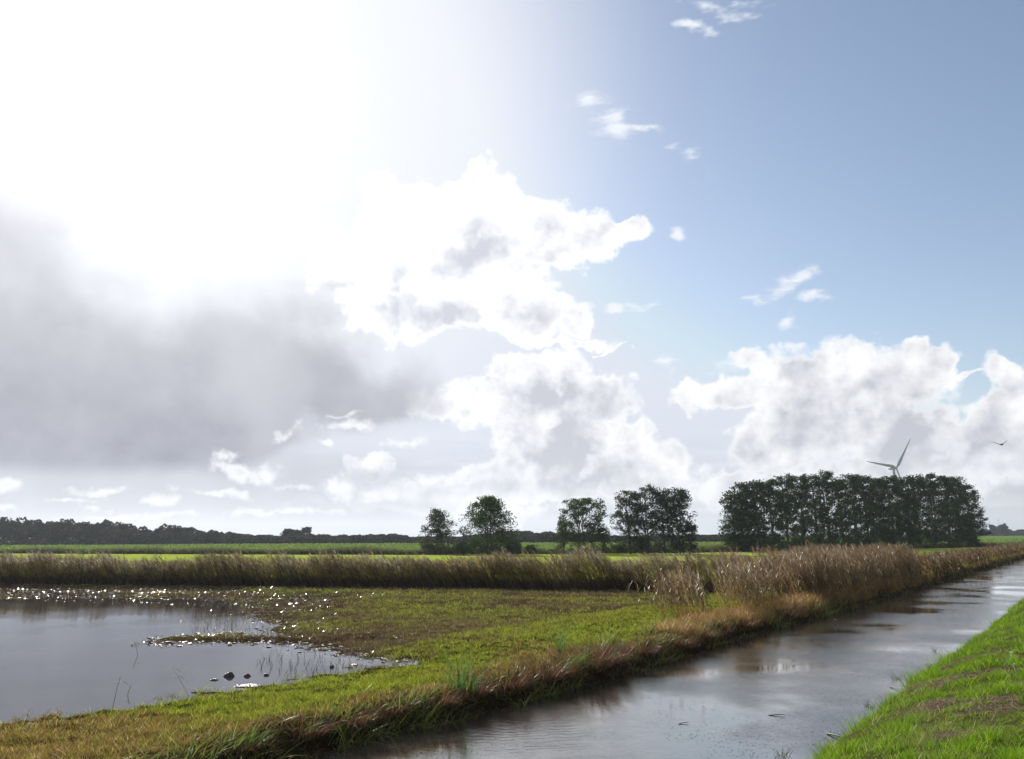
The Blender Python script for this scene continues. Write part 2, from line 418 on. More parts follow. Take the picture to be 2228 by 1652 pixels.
M_grass = veg('grass_blade', .55, .010, .35)
M_dry = veg('dry_grass', .45, .022, .3)
M_reed = veg('reed', .46, .03, .3)
M_wet = veg('wet_grass', .25, .40, .2)
M_leaf = veg('tree_leaf', .36, .015, .45)
M_far = veg('wood_foliage', .12, .0, .5)
M_bark = plain('bark', (.055, .05, .042), .85, bump=.6, bscale=6)

# ------------------------------------------------------------------ the lie of the land
DS = np.array([.602, .798]); DN = np.array([.798, -.602])          # along and across the canal
def st(x, y): return x * DS[0] + y * DS[1], x * DN[0] + y * DN[1]
def xy(s, t_): return np.stack([np.asarray(s) * DS[0] + np.asarray(t_) * DN[0], np.asarray(s) * DS[1] + np.asarray(t_) * DN[1]], -1)
PL = .12                                                             # water level of the flooded meadow
POND = np.array([tuple(xy(-60, -12.1)), tuple(xy(-4, -12.1)), tuple(xy(5, -12.0)), tuple(xy(9, -11.8)), tuple(xy(12., -11.4)), (-3.4, 17.5), (-4.6, 19.2), (-6.3, 20.2), (-8.7, 19.7),
                 (-8.3, 20.8), (-6.4, 21.7), (-6.9, 23.4), (-8.4, 26.), (-9.8, 29.8), (-12.4, 33.8), (-16, 34.4), (-22, 34.9), (-32, 37.2), (-60, 44), (-90, 44)], float)
MARSH = np.array([(-2.6, 18.6), (-4.5, 20.4), (-6.0, 22.2), (-6.0, 24.6), (-7.0, 27.), (-7.4, 30.5), (-5.6, 33.6), (-10, 35.8), (-13.5, 38.8), (-30, 43.0), (-60, 50), (-60, 36), (-22, 34), (-12, 30), (-9, 22), (-7, 20)], float)
def sdf(x, y, poly):
    """signed distance to a polygon, positive inside"""
    x = np.asarray(x, float); y = np.asarray(y, float)
    d = np.full(x.shape, 1e9); ins = np.zeros(x.shape, bool)
    n = len(poly)
    for i in range(n):
        ax, ay = poly[i]; bx, by = poly[(i + 1) % n]
        ex, ey = bx - ax, by - ay
        k = np.clip(((x - ax) * ex + (y - ay) * ey) / (ex * ex + ey * ey), 0, 1)
        d = np.minimum(d, np.hypot(x - ax - k * ex, y - ay - k * ey))
        c = ((ay > y) != (by > y)) & (x < (bx - ax) * (y - ay) / (by - ay + 1e-12) + ax)
        ins ^= c
    return np.where(ins, d, -d)

def edge_left(s): return -7.92 - .16 * sst(s, 13, 8) + .17 * nz(s, s * 0, .42, 3, 3) + .07 * nz(s, s * 0 + 4, 1.6, 4, 2)
def edge_right(s): return -3.04 + .12 * (fbm(s, s * 0, .6, 5, 3) - .5) * 2
REEDLINE = np.array([(-60, 50.5), (-27.3, 42.9), (-9.15, 38.6), (5.2, 34.9), (10.8, 32.6), (12.5, 31.2)], float)
def reed_y(x): return np.interp(x, REEDLINE[:, 0], REEDLINE[:, 1])

def land(x, y):
    """height, wetness, cover colour of the ground"""
    x = np.asarray(x, float); y = np.asarray(y, float)
    s, tt = st(x, y)
    el, er = edge_left(s), edge_right(s)
    r = np.hypot(x, y)
    near = sst(r, 120, 60)
    n1 = fbm(x, y, .35, 11, 4); n2 = fbm(x, y, 1.6, 21, 3); n3 = fbm(x, y, 6.0, 31, 2); n5 = fbm(x * .6, y * 1.3, 3.2, 33, 3)
    # meadow side
    z = .255 + .07 * (n1 - .5) + near * (.05 * (n2 - .5) + .03 * (n3 - .5))
    z = z + .12 * sst(tt, -10.5, -8.6) * sst(r, 200, 60)
    dp = np.where(r < 130, sdf(x, y, POND), -50); dm = np.where(r < 130, sdf(x, y, MARSH), -50)
    marsh = sst(dm, -.5, .8)
    n6 = fbm(x * .22, y * 1.6, 1.0, 37, 4)
    zm = PL + .006 + .045 * (n3 - .5) + .06 * (n5 - .5) + .13 * (n6 - .5)
    z = z * (1 - marsh) + zm * marsh
    shore = PL + np.clip(-dp * .055, -.3, .16) + .02 * (n2 - .5) + .05 * (n3 - .5) + .06 * (n5 - .5)
    z = np.where(dp > -2.6, np.minimum(z, shore), z)
    z = np.where(dp > 1.2, np.minimum(z, PL - .05), z)
    ux, uy = 5.9, -.5; kk = np.clip(((x + 8.6) * ux + (y - 20.25) * uy) / (ux * ux + uy * uy), 0, 1)
    z = z + (.055 + .05 * (n3 - .5)) * np.exp(-(np.hypot(x + 8.6 - kk * ux, y - 20.25 - kk * uy) / (.18 + .35 * kk)) ** 2) * (r < 60)
    # canal
    dl = el - tt; dr = tt - er
    bankL = -.45 + (z + .45) * sst(dl, -.5, .28)
    zr = .04 + .92 * (1 - np.exp(-np.clip(dr, 0, 50) / 1.05)) + .05 * (n2 - .5) * sst(dr, 0, .5) + near * .03 * (n3 - .5)
    bankR = -.45 + (zr + .45) * sst(dr, -.5, .12)
    zz = np.where(dl > -.6, bankL, np.where(dr > -.6, bankR, -.45))
    right = dr > -1
    # cover
    mud = np.array(lin(58, 44, 36)); olive = np.array((.085, .085, .024)); brown = np.array((.075, .05, .028)); bright = np.array((.30, .36, .055)); crop = np.array((.10, .16, .03))
    n4 = fbm(x * .55 + y * .2, y * 1.4, .5, 41, 5)
    b = sst(n4, .42, .60)[..., None]
    c = olive * (1 - .85 * b) + brown * .85 * b
    field = sst(y - reed_y(x), 1.2, 2.5) * (tt < -8.5)
    c = c * (1 - field[..., None]) + bright * (.9 + .2 * n1[..., None]) * field[..., None]
    far = (sst(y - ditch_y(x), -.5, 1.5) * (tt < -8.5))[..., None]
    c = c * (1 - far) + crop * (.75 + .5 * n1[..., None]) * far
    wet = np.maximum(sst(dp, -.9, .0), marsh * .9) * sst(z, .24, .13) * (dl > -.3)
    bare = np.maximum(wet, sst(dl, .25, -.1) * (dl > -2)) * (dl > -.6)
    bare = np.maximum(bare, sst(fbm(x, y, .8, 51, 4), .58, .66) * .8 * (dl > 1.5) * (field < .5) * (1 - far[..., 0]))
    c = c * (1 - bare[..., None]) + mud * bare[..., None]
    cr = np.array((.060, .060, .022)) * (.7 + .6 * n2[..., None])
    gfar = sst(dr, 2.6, 5.)[..., None]; cr = cr * (1 - gfar) + np.array((.10, .17, .02)) * gfar
    c = np.where(right[..., None], cr, c)
    strip_ = (sst(tt, -12.4, -11.4) * (tt < -7) * sst(s, 32, 22))[..., None]; c = c * (1 - strip_ * .45)
    return zz, wet, c

def on_land(px, py):
    z_ = .5
    for _ in range(8): p_ = at(px, py, z_); z_ = .5 * z_ + .5 * float(land(np.array([p_[0]]), np.array([p_[1]]))[0][0])
    return at(px, py, z_)

DITCH = np.array([(-300, 200), (-82, 128), (-40, 112), (-12.7, 103.5), (7.9, 103.2), (22, 106), (37.9, 113.5), (60, 125), (82, 139.), (93, 146), (300, 260)], float)
def ditch_y(x): return np.interp(x, DITCH[:, 0], DITCH[:, 1])

# ground sheet: a fan of rings out to the horizon
az = np.concatenate([np.linspace(-180, -42, 40)[:-1], np.linspace(-42, 42, 720), np.linspace(42, 180, 40)[1:]])
th = np.linspace(21, .45, 440)
rr = np.concatenate([[.3, 1.2, 2.5, 4., 5.2], 2.35 / np.tan(np.radians(th)), np.geomspace(305, 7000, 26)])
AZ, RR = np.meshgrid(np.radians(az), rr)
GX, GY = np.sin(AZ) * RR, np.cos(AZ) * RR
GZ, GW, GC = land(GX, GY)
nr, na = GX.shape
idx = np.arange(nr * na).reshape(nr, na)
q = np.stack([idx[:-1, :-1], idx[:-1, 1:], idx[1:, 1:], idx[1:, :-1]], -1).reshape(-1, 4)[:, ::-1]
mb = MB(); mb.add(np.stack([GX, GY, GZ], -1).reshape(-1, 3), q, GC.reshape(-1, 3))
mg = bpy.data.materials.new('ground'); mg.use_nodes = True; t = NT(mg.node_tree); p = mg.node_tree.nodes['Principled BSDF']
a = t.n('ShaderNodeAttribute', attribute_name='col'); a2 = t.n('ShaderNodeAttribute', attribute_name='wet')
g = t.n('ShaderNodeNewGeometry'); pos = g.outputs['Position']
nn = t.noise(pos, 2.2, 6, .65); nf = t.noise(pos, 22, 4, .6)
c = t.v('SCALE', a.outputs['Color'], sc_=t.m('MULTIPLY', t.mr(nn, .3, .7, .65, 1.35, 'LINEAR'), t.mr(nf, .3, .7, .7, 1.3, 'LINEAR')))
t.link(c, p.inputs['Base Color'])
t.link(t.mr(a2.outputs['Fac'], 0, 1, .9, .5, 'LINEAR'), p.inputs['Roughness'])
p.inputs['Specular IOR Level'].default_value = 0.; p.inputs['IOR'].default_value = 1.02
bp = t.n('ShaderNodeBump'); bp.inputs['Strength'].default_value = .8; bp.inputs['Distance'].default_value = .04
t.link(t.m('ADD', nn, t.m('MULTIPLY', nf, .6)), bp.inputs['Height']); t.link(bp.outputs[0], p.inputs['Normal'])
ground = mb.build('ground', mg, smooth=True, origin=(0, 0, 0)); tag(ground, kind='structure')
wa = ground.data.attributes.new('wet', 'FLOAT', 'POINT'); wa.data.foreach_set('value', GW.astype(np.float32).ravel())

# water
def water(name, c, rough, scale, strength, aniso=(1, 1, 1), rot=0., fine=.3, murk=.5, ior=1.5, gain=1., base_r=0., rings=None):
    m = bpy.data.materials.new(name); m.use_nodes = True; t = NT(m.node_tree); p = m.node_tree.nodes['Principled BSDF']
    g = t.n('ShaderNodeNewGeometry'); mp = t.n('ShaderNodeMapping'); t.link(g.outputs['Position'], mp.inputs[0])
    mp.inputs['Scale'].default_value = aniso; mp.inputs['Rotation'].default_value = (0, 0, rot)
    n0 = t.noise(mp.outputs[0], .35, 3, .5)
    df = t.n('ShaderNodeBsdfDiffuse'); gs = t.n('ShaderNodeBsdfGlossy'); gs.inputs['Color'].default_value = (.95, .98, 1, 1); gs.inputs['Roughness'].default_value = rough
    t.link(t.mix(t.mr(n0, .35, .65), tuple(k * (1 - murk) for k in c), tuple(k * (1 + murk) for k in c)), df.inputs['Color'])
    fr = t.n('ShaderNodeFresnel'); fr.inputs['IOR'].default_value = ior
    mx = t.n('ShaderNodeMixShader'); t.link(t.m('ADD', t.m('MULTIPLY', fr.outputs[0], gain), base_r, clamp=True), mx.inputs[0]); t.link(df.outputs[0], mx.inputs[1]); t.link(gs.outputs[0], mx.inputs[2])
    m.node_tree.nodes.remove(p); t.link(mx.outputs[0], m.node_tree.nodes['Material Output'].inputs[0])
    n1 = t.noise(mp.outputs[0], scale, 3, .55, dist=.4); n2 = t.noise(mp.outputs[0], scale * 4.3, 3, .6)
    patch_ = t.mr(t.noise(g.outputs['Position'], .30, 4, .55), .38, .62, .12, 1.9)
    b = t.n('ShaderNodeBump'); b.inputs['Distance'].default_value = .02
    t.set(b.inputs['Strength'], t.m('MULTIPLY', patch_, strength))
    hgt = t.m('ADD', n1, t.m('MULTIPLY', n2, fine))
    if rings:      # ripples spreading from a spot at the bank
        q_ = t.v('SUBTRACT', g.outputs['Position'], rings[0]); wq = t.v('ADD', q_, t.v('SCALE', t.noise(g.outputs['Position'], 1.5, 2, .5, color=True), sc_=.6))
        rad_ = t.v('LENGTH', wq); hgt = t.m('ADD', hgt, t.m('MULTIPLY', t.m('SINE', t.m('MULTIPLY', rad_, 2 * PI / rings[1])), t.m('MULTIPLY', t.mr(rad_, rings[2], rings[2] * .4), rings[3])))
    t.link(hgt, b.inputs['Height']); t.link(b.outputs[0], gs.inputs['Normal']); t.link(b.outputs[0], fr.inputs['Normal'])
    return m
def sheet(name, pts, z, mat):
    me = bpy.data.meshes.new(name); o = bpy.data.objects.new(name, me); COL.objects.link(o)
    c = np.mean(pts, 0)
    me.from_pydata([(px - c[0], py - c[1], 0) for px, py in pts], [], [list(range(len(pts)))]); me.materials.append(mat)
    o.location = (c[0], c[1], z); return tag(o, kind='structure')
sheet('canal_water', [tuple(xy(-30, -8.6)), tuple(xy(500, -8.6)), tuple(xy(500, -2.4)), tuple(xy(-30, -2.4))][::-1], 0,
      water('canal_water', (.060, .046, .038), .012, 8.0, .17, (1, 1.0, 1), R(-10), .75, ior=1.5, gain=1.1, base_r=.12, rings=((.4, 12.6, 0), .15, 3.6, .12)))
sheet('pond_water', [tuple(xy(-70, -10.2)), tuple(xy(15.5, -10.2)), (0, 20), (-1, 36.2), (-60, 50), (-100, 50)], PL,
      water('pond_water', (.036, .029, .033), .02, 3.0, .10, (1, 1.6, 1), 0, .3, .25))

# ------------------------------------------------------------------ grass
def scatter(n, smin, smax, tmin, tmax, power=1.):
    """points in canal coordinates, denser near the viewer"""
    u = rng.uniform(0, 1, n)
    s = smin * (smax / smin) ** u if power == 1. else smin + (smax - smin) * u
    t_ = rng.uniform(tmin, tmax, n)
    return s, t_
def inview(x, y, m=3.):
    a = np.degrees(np.arctan2(x, y)); return (np.abs(a) < 33.3 + m) & (y > 4)
def vcol(n, cols, w, jit=.18):
    cols = np.array(cols); k = rng.choice(len(cols), n, p=np.array(w) / np.sum(w))
    return cols[k] * rng.uniform(1 - jit, 1 + jit, (n, 1)) * rng.uniform(1 - jit / 2, 1 + jit / 2, (n, 3))

def tufts(x, y, n, r_):
    """spread every point into a small tuft of n blades; returns positions, outward direction and a number per tuft"""
    k = np.repeat(np.arange(len(x)), n); a = rng.uniform(0, 2 * PI, len(k)); q_ = np.sqrt(rng.uniform(0, 1, len(k)))
    o = np.stack([np.cos(a), np.sin(a)], -1)
    return x[k] + o[:, 0] * q_ * r_, y[k] + o[:, 1] * q_ * r_, o * q_[:, None], rng.uniform(0, 1, len(x))[k], rng.uniform(0, 1, len(x))[k]

# right bank: lush green grass
s, tt = scatter(44000, 3.8, 46, -3.3, 7.0)
P = xy(s, tt); x, y, tout, tu, tu2 = tufts(P[:, 0], P[:, 1], 13, .045); s, tt = st(x, y)
k = (inview(x, y, 9) | ((y > 1.5) & (x > 0))) & (y < 42)
BARE = [((2100, 1476), 1.0, .24, .35), ((2050, 1484), .4, .16, .2), ((2018, 1547), .5, .24, .1), ((2163, 1381), .9, .26, .2), ((2104, 1436), .6, .2, 0), ((2150, 1544), .5, .2, .2), ((1985, 1497), .34, .14, .3), ((2040, 1530), .3, .16, 0), ((2070, 1600), .3, .14, .2), ((2190, 1520), .4, .2, .1)]
keep = fbm(x, y, 2.6, 77, 3)
bare = np.zeros(len(x))
for (px, py), a_, b_, ro in BARE:
    c0 = on_land(px, py); dx_, dy_ = x - c0[0], y - c0[1]
    e = rot2(np.stack([dx_, dy_], -1), -ro); bare = np.maximum(bare, 1 - np.hypot(e[:, 0] / a_, e[:, 1] / b_) * (1 + .7 * (keep - .5)))
k &= (bare < .1) | (rng.uniform(size=len(x)) < .05)
k &= tu2 < (.40 + 1.3 * sst(keep, .33, .6))
s, tt, x, y, keep, tout, tu = s[k], tt[k], x[k], y[k], keep[k], tout[k], tu[k]
z = land(x, y)[0]
k = z > -.02; s, tt, x, y, z, keep, tout, tu = s[k], tt[k], x[k], y[k], z[k], keep[k], tout[k], tu[k]
N = len(x)
edge = sst(tt, -2.7, -3.15)
tan = np.maximum(sst(fbm(x, y, .9, 99, 4), .50, .66) * sst(tt, -2.2, -1.2), .8 * sst(fbm(x, y, 2.5, 98, 3), .45, .7) * sst(y, 11, 8.5))
Hh = (.035 + .09 * sst(keep, .35, .75)) * rng.uniform(.7, 1.3, N) * (.55 + .95 * tu) * (1 + 1.1 * edge) * (1 - .35 * tan)
cg = vcol(N, [(.17, .32, .012), (.26, .40, .02), (.09, .18, .010), (.36, .35, .07)], [5, 3, 3, .5])
ct = vcol(N, [(.30, .29, .10), (.42, .34, .18), (.16, .21, .04)], [2, 1, 2])
cg = (cg * (1 - tan[:, None] * .75) + ct * tan[:, None] * .75) * (.72 + .56 * tu[:, None])
a_ = rng.uniform(0, 2 * PI, N)
mb = MB()
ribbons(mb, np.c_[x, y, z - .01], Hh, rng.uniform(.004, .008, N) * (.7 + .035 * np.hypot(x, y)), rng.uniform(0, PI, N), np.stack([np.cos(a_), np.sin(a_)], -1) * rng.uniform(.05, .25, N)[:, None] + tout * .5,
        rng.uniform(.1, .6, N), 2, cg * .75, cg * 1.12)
# pale dead litter in the bare patches
n = 9000; cidx = rng.integers(0, len(BARE), n)
pc = np.array([on_land(*BARE[i][0])[:2] for i in range(len(BARE))])[cidx]; ab = np.array([(b[1], b[2]) for b in BARE])[cidx]
e = rng.normal(size=(n, 2)) * ab * [.6, .7] + [0, -.05]; px_, py_ = pc[:, 0] + e[:, 0], pc[:, 1] + e[:, 1]
a_ = rng.uniform(0, 2 * PI, n)
bank_grass = mb.build('bank_grass', M_grass); tag(bank_grass, 'bright green short grass covering the near bank of the canal', 'grass', kind='stuff')
mb = MB()
ribbons(mb, np.c_[px_, py_, land(px_, py_)[0] + .008], rng.uniform(.03, .1, n), .008, rng.uniform(0, PI, n), np.stack([np.cos(a_), np.sin(a_)], -1) * 1., .05, 1,
        vcol(n, [(.55, .42, .32), (.13, .07, .06), (.28, .18, .13)], [1.6, 2.2, 1.2]), (.3, .2, .15), hang=.8)
tag(mb.build('plant_litter', M_dry), 'pale and reddish dead plant litter in worn patches of the near bank', 'plant litter', kind='stuff')

# dead straw and stalks scattered over the bank
s, tt = scatter(2600, 5.5, 40, -3.1, 4.); P = xy(s, tt); P = P[inview(P[:, 0], P[:, 1], 1)]; n = len(P); a_ = rng.uniform(0, 2 * PI, n); mb = MB()
ribbons(mb, np.c_[P, land(P[:, 0], P[:, 1])[0]], rng.uniform(.05, .17, n), rng.uniform(.004, .008, n) * (.7 + .035 * np.hypot(P[:, 0], P[:, 1])), rng.uniform(0, PI, n), np.stack([np.cos(a_), np.sin(a_)], -1) * rng.uniform(.1, 1.4, n)[:, None], rng.uniform(0, .6, n), 3, vcol(n, [(.50, .42, .24), (.30, .22, .12), (.16, .12, .06)], [2, 2, 1]), (.5, .42, .26), hang=rng.uniform(0, .4, n))
tag(mb.build('dead_stalks', M_dry), 'dead straw stalks sticking out of the green near bank', 'stalks', kind='stuff')

# the strip between flooded meadow and canal, and the meadow: short grass, green and rust
s, tt = scatter(36000, 3.0, 40, -13.0, -7.75)
P = xy(s, tt); x, y, tout, tu, tu2 = tufts(P[:, 0], P[:, 1], 12, .04); s, tt = st(x, y)
k = inview(x, y, 1.5) & (y < 36); s, tt, x, y, tout, tu, tu2 = s[k], tt[k], x[k], y[k], tout[k], tu[k], tu2[k]
z, wet, _ = land(x, y)
k = (z > PL - .012) & (rng.uniform(size=len(x)) < 1 - .8 * wet); s, tt, x, y, z, tout, tu, tu2 = s[k], tt[k], x[k], y[k], z[k], tout[k], tu[k], tu2[k]
N = len(x)
rust = sst(fbm(x, y, .55, 61, 4) + .26 * sst(tt, -9.2, -8.1) + .24 * sst(y, 15., 9.) - .12 * sst(y, 14, 22) + .25 * (fbm(x, y, 4., 63, 2) - .5), .46, .80)
rust = np.where(.65 * tu2 + .35 * rng.uniform(size=N) < .12 + rust * .66, 1., 0.)
cg = vcol(N, [(.24, .29, .022), (.38, .42, .045), (.10, .13, .02)], [4, 3, 3.5])
cr = vcol(N, [(.24, .135, .045), (.33, .21, .06), (.11, .065, .028), (.60, .48, .25), (.24, .21, .045)], [3.4, 2.6, 3.5, 1.1, 4])
cc = np.where(rust[:, None] > .5, cr, cg) * (.45 + 1.0 * tu[:, None])
edgeL = sst(tt, -8.6, -7.95)
a_ = rng.uniform(0, 2 * PI, N)
dk = np.stack([np.cos(a_), np.sin(a_)], -1) * rng.uniform(.05, .3, N)[:, None] + tout * .6
mb = MB()
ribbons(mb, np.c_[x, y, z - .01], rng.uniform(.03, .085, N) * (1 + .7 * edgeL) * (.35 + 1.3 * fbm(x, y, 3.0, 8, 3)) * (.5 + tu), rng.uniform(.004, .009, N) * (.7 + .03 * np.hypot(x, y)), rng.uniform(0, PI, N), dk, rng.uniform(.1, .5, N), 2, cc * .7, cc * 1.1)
tag(mb.build('strip_grass', M_grass), 'mixed green and rusty grass on the strip between flooded meadow and canal', 'grass', kind='stuff')

# meadow behind the strip
n = 62000
y = 15 * (46 / 15) ** rng.uniform(0, 1, n); x = y * np.tan(np.radians(rng.uniform(-35, 25, n))); x, y, tout, tu, tu2 = tufts(x, y, 7, .06)
s, tt = st(x, y)
k = (tt < -11.5) & (y < reed_y(x) + .5); x, y, s, tt, tout, tu, tu2 = x[k], y[k], s[k], tt[k], tout[k], tu[k], tu2[k]
z, wet, _ = land(x, y)
n4 = fbm(x * .55 + y * .2, y * 1.4, .5, 41, 5)
ptc = sst(n4, .42, .60)
sp = fbm(x, y, 3.5, 71, 2)
bareM = sst(fbm(x, y, .8, 51, 4), .58, .66)
k = (z > PL - .01) & (rng.uniform(size=len(x)) < (1 - .65 * wet) * (.15 + 1.3 * sst(sp, .3, .6)) * (1 - .85 * bareM) * (1 - .6 * np.exp(-((x + 2.5) / 3.5) ** 2 - ((y - 20.) / 1.2) ** 2) * sst(sp, .6, .4))); x, y, z, ptc, wet, tout, tu, tu2 = x[k], y[k], z[k], ptc[k], wet[k], tout[k], tu[k], tu2[k]
N = len(x)
cg = vcol(N, [(.20, .20, .035), (.32, .31, .06), (.09, .095, .025)], [4, 2, 4]); cr = vcol(N, [(.11, .07, .04), (.20, .15, .09), (.13, .12, .045)], [3.5, 2, 3])
cc = np.where((.5 * tu2 + .5 * rng.uniform(size=N) < ptc * .62 + wet * .5 + .12 * np.exp(-((x + 2.) / 4.) ** 2 - ((y - 20.5) / 2.) ** 2))[:, None], cr, cg) * (.45 + 1.05 * tu[:, None])
a_ = rng.uniform(0, 2 * PI, N)
mb = MB()
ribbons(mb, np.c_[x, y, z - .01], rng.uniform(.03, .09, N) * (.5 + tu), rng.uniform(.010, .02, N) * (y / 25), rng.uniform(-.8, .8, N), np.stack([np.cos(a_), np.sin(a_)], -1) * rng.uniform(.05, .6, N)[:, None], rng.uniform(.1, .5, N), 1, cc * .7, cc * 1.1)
tag(mb.build('meadow_grass', M_grass), 'short olive and brown grass of the half flooded meadow behind the strip', 'grass', kind='stuff')

# sodden grass of the marshy part: wet blades that catch the sun
n = 52000; x = rng.uniform(-42, 0, n); y = rng.uniform(17.5, 46, n); dm_ = sdf(x, y, MARSH); z, wet, _ = land(x, y)
k = inview(x, y, 1.5) & (y < reed_y(x)) & (np.maximum(dm_, sdf(x, y, POND)) > -.5 - .5 * rng.uniform(size=n)) & (z > PL - .03) & (rng.uniform(size=n) < sst(fbm(x * .5, y * 1.6, 1.6, 73, 3), .36, .6)); x, y, z = x[k], y[k], z[k]; N = len(x)
cc = vcol(N, [(.10, .065, .04), (.16, .11, .06), (.06, .04, .03), (.14, .16, .04)], [4, 3, 3, 2]); a_ = rng.uniform(0, 2 * PI, N)
mb = MB(); ribbons(mb, np.c_[x, y, np.maximum(z, PL - .01)], rng.uniform(.03, .10, N), rng.uniform(.008, .015, N) * (y / 24), rng.uniform(-1.2, 1.2, N), np.stack([np.cos(a_), np.sin(a_)], -1) * rng.uniform(.2, 2.2, N)[:, None], rng.uniform(.1, .7, N), 2, cc * .8, cc * 1.1, hang=rng.uniform(0, .5, N))
tag(mb.build('marsh_grass', M_wet), 'sodden brown grass glinting in the sun round the flooded meadow', 'grass', kind='stuff')

# flat glossy flecks added on the mud and the shallows to make sun glints
n = 230000; x = rng.uniform(-42, -2, n); y = rng.uniform(9, 46, n); dm_ = sdf(x, y, MARSH); dp_ = sdf(x, y, POND); z, wet, _ = land(x, y); s, tt = st(x, y)
w_ = np.maximum(np.exp(-(dp_ / .35) ** 2) * .8, sst(dm_, -.4, .3) * sst(fbm(x * .22, y * 1.6, 1.0, 37, 4) + .3 * fbm(x, y, 2.5, 75, 2),   .54, .68)) * np.where(z < PL + .03, 1, .02)
k = inview(x, y, 1) & (tt < -11.) & (y < reed_y(x) - .3) & (rng.uniform(size=n) < w_ * .75); x, y, z = x[k], y[k], np.maximum(z[k], PL) + .006; N = len(x)
a_ = rng.uniform(0, 2 * PI, N); l_ = rng.uniform(.003, .0095, N) * (y / 22) ** .8; d = np.stack([np.cos(a_), np.sin(a_), rng.normal(size=N) * .16], -1) * l_[:, None]; e = np.stack([-np.sin(a_), np.cos(a_), rng.normal(size=N) * .16], -1) * l_[:, None] * .6
P = np.c_[x, y, z]; mb = MB(); mb.add(np.stack([P - d, P - e, P + d, P + e], 1).reshape(-1, 3), np.arange(4 * N).reshape(-1, 4), np.repeat(vcol(N, [(.10, .07, .045), (.06, .045, .03), (.14, .12, .06)], [2, 2, 1]), 4, 0))
tag(mb.build('glint_flecks', veg('glint_fleck', .1, .55, .13)), 'flat glossy flecks added for sun glints along the shore of the flooded meadow', 'glint flecks', kind='stuff')

# dead grass overhanging the far canal edge
n = 40000
s = 4 * (90 / 4) ** rng.uniform(0, 1, n); tt = edge_left(s) - rng.uniform(-.24, .34, n)
clump = fbm(s * 1.0, tt * .4, 1.7, 81, 3)
P = xy(s, tt); x, y = P[:, 0], P[:, 1]
k = inview(x, y, 2) & (rng.uniform(size=n) < .16 + 1.5 * sst(clump, .38, .7)); s, tt, x, y, clump = s[k], tt[k], x[k], y[k], clump[k]
z = np.maximum(land(x, y)[0], .0); N = len(x); low_ = (edge_left(s) - tt < 0)
Hh = (.09 + .26 * sst(clump, .42, .75)) * rng.uniform(.4, 1.35, N) * (1 - .35 * sst(s, 15, 9)) * np.where(low_, .8, 1.)
tow = DN[None, :] * (rng.uniform(-1., .6, N) * (1 - .7 * low_))[:, None] + rng.normal(size=(N, 2)) * .65 + [-.12, 0]
cc = vcol(N, [(.15, .07, .04), (.26, .15, .06), (.055, .032, .022), (.55, .45, .28), (.17, .22, .035), (.10, .13, .03)], [3, 2.5, 5, .7, 3, 3])
cc = cc * (1 + .6 * nz(s, tt, 2.2, 28, 3))[:, None]
mb = MB()
ribbons(mb, np.c_[x, y, z - .02], Hh, rng.uniform(.006, .018, N) * (.7 + .03 * np.hypot(x, y)), rng.uniform(0, PI, N), tow, rng.uniform(.1, .7, N), 4, cc * .8, cc * 1.15, hang=rng.uniform(.0, .75, N) ** 1.3)
# broad green blades growing here and there along the edge
n = 5200; s = 4 * (34 / 4) ** rng.uniform(0, 1, n); tt = edge_left(s) - rng.uniform(-.2, .2, n); k = rng.uniform(size=n) < 1.4 * sst(fbm(s, s * 0, 1.1, 83, 3), .46, .66); s, tt = s[k], tt[k]; P = xy(s, tt); N = len(s)
z = np.maximum(land(P[:, 0], P[:, 1])[0], 0.); cc = vcol(N, [(.15, .22, .05), (.22, .28, .06), (.42, .36, .10), (.30, .18, .07)], [3, 3, 1, 1])
ribbons(mb, np.c_[P, z - .02], rng.uniform(.15, .5, N), rng.uniform(.010, .018, N), rng.uniform(0, PI, N), DN * .25 + rng.normal(size=(N, 2)) * .35, rng.uniform(.1, .8, N), 6, cc * .85, cc * 1.1, hang=rng.uniform(0, .8, N))
tag(mb.build('overhanging_grass', M_dry), 'reddish dead grass hanging over the far edge of the canal', 'grass', kind='stuff')

# ------------------------------------------------------------------ reeds
def reeds(mb, P, H, lean, cs, cl, cp, nleaf=5, lw=.018, ps=1., sw=.012, leafy=1., pprob=.8):
    """stalks with long leaves and a feathery plume"""
    N = len(P); H = np.broadcast_to(H, N)
    ln = lean + rng.normal(size=(N, 2)) * .05
    bend = rng.uniform(.02, .16, N)
    ribbons(mb, P, H, sw, rng.uniform(0, PI, N), ln, bend, 3, cs * .8, cs, 'stem')
    lnn = np.linalg.norm(ln, axis=1)[:, None] + 1e-6
    def on(f): return P + np.concatenate([ln * (H * f)[:, None] + ln / lnn * (bend * H * f * f)[:, None], (H * (f - .35 * bend * f * f))[:, None]], 1)
    for j in range(nleaf):
        f = rng.uniform(.22, .95, N) ** (1 / leafy); q_ = on(f)
        a_ = rng.uniform(0, 2 * PI, N)
        ld = np.stack([np.cos(a_), np.sin(a_)], -1) * .45 + lean * 1.8
        cj = cl[rng.permutation(N)]
        ribbons(mb, q_, rng.uniform(.18, .42, N), lw * rng.uniform(.6, 1.3, N), a_ + PI / 2, ld, rng.uniform(.2, .8, N), 2, cj * .85, cj * 1.1, 'leaf', hang=rng.uniform(0, .5, N))
    k = rng.uniform(size=N) < pprob
    top = on(np.full(N, .97))[k]; M_ = len(top)
    for j in range(5):
        a_ = rng.uniform(0, 2 * PI, M_)
        ld = np.stack([np.cos(a_), np.sin(a_)], -1) * .22 + lean[k] * 1.6 + [-.12, 0]
        ribbons(mb, top - [0, 0, .05 * j * ps], rng.uniform(.10, .22, M_) * ps, .024 * ps * rng.uniform(.5, 1.1, M_), a_ + PI / 2, ld, rng.uniform(.1, .5, M_), 2, cp[k] * .9, cp[k] * 1.1, 'plume')

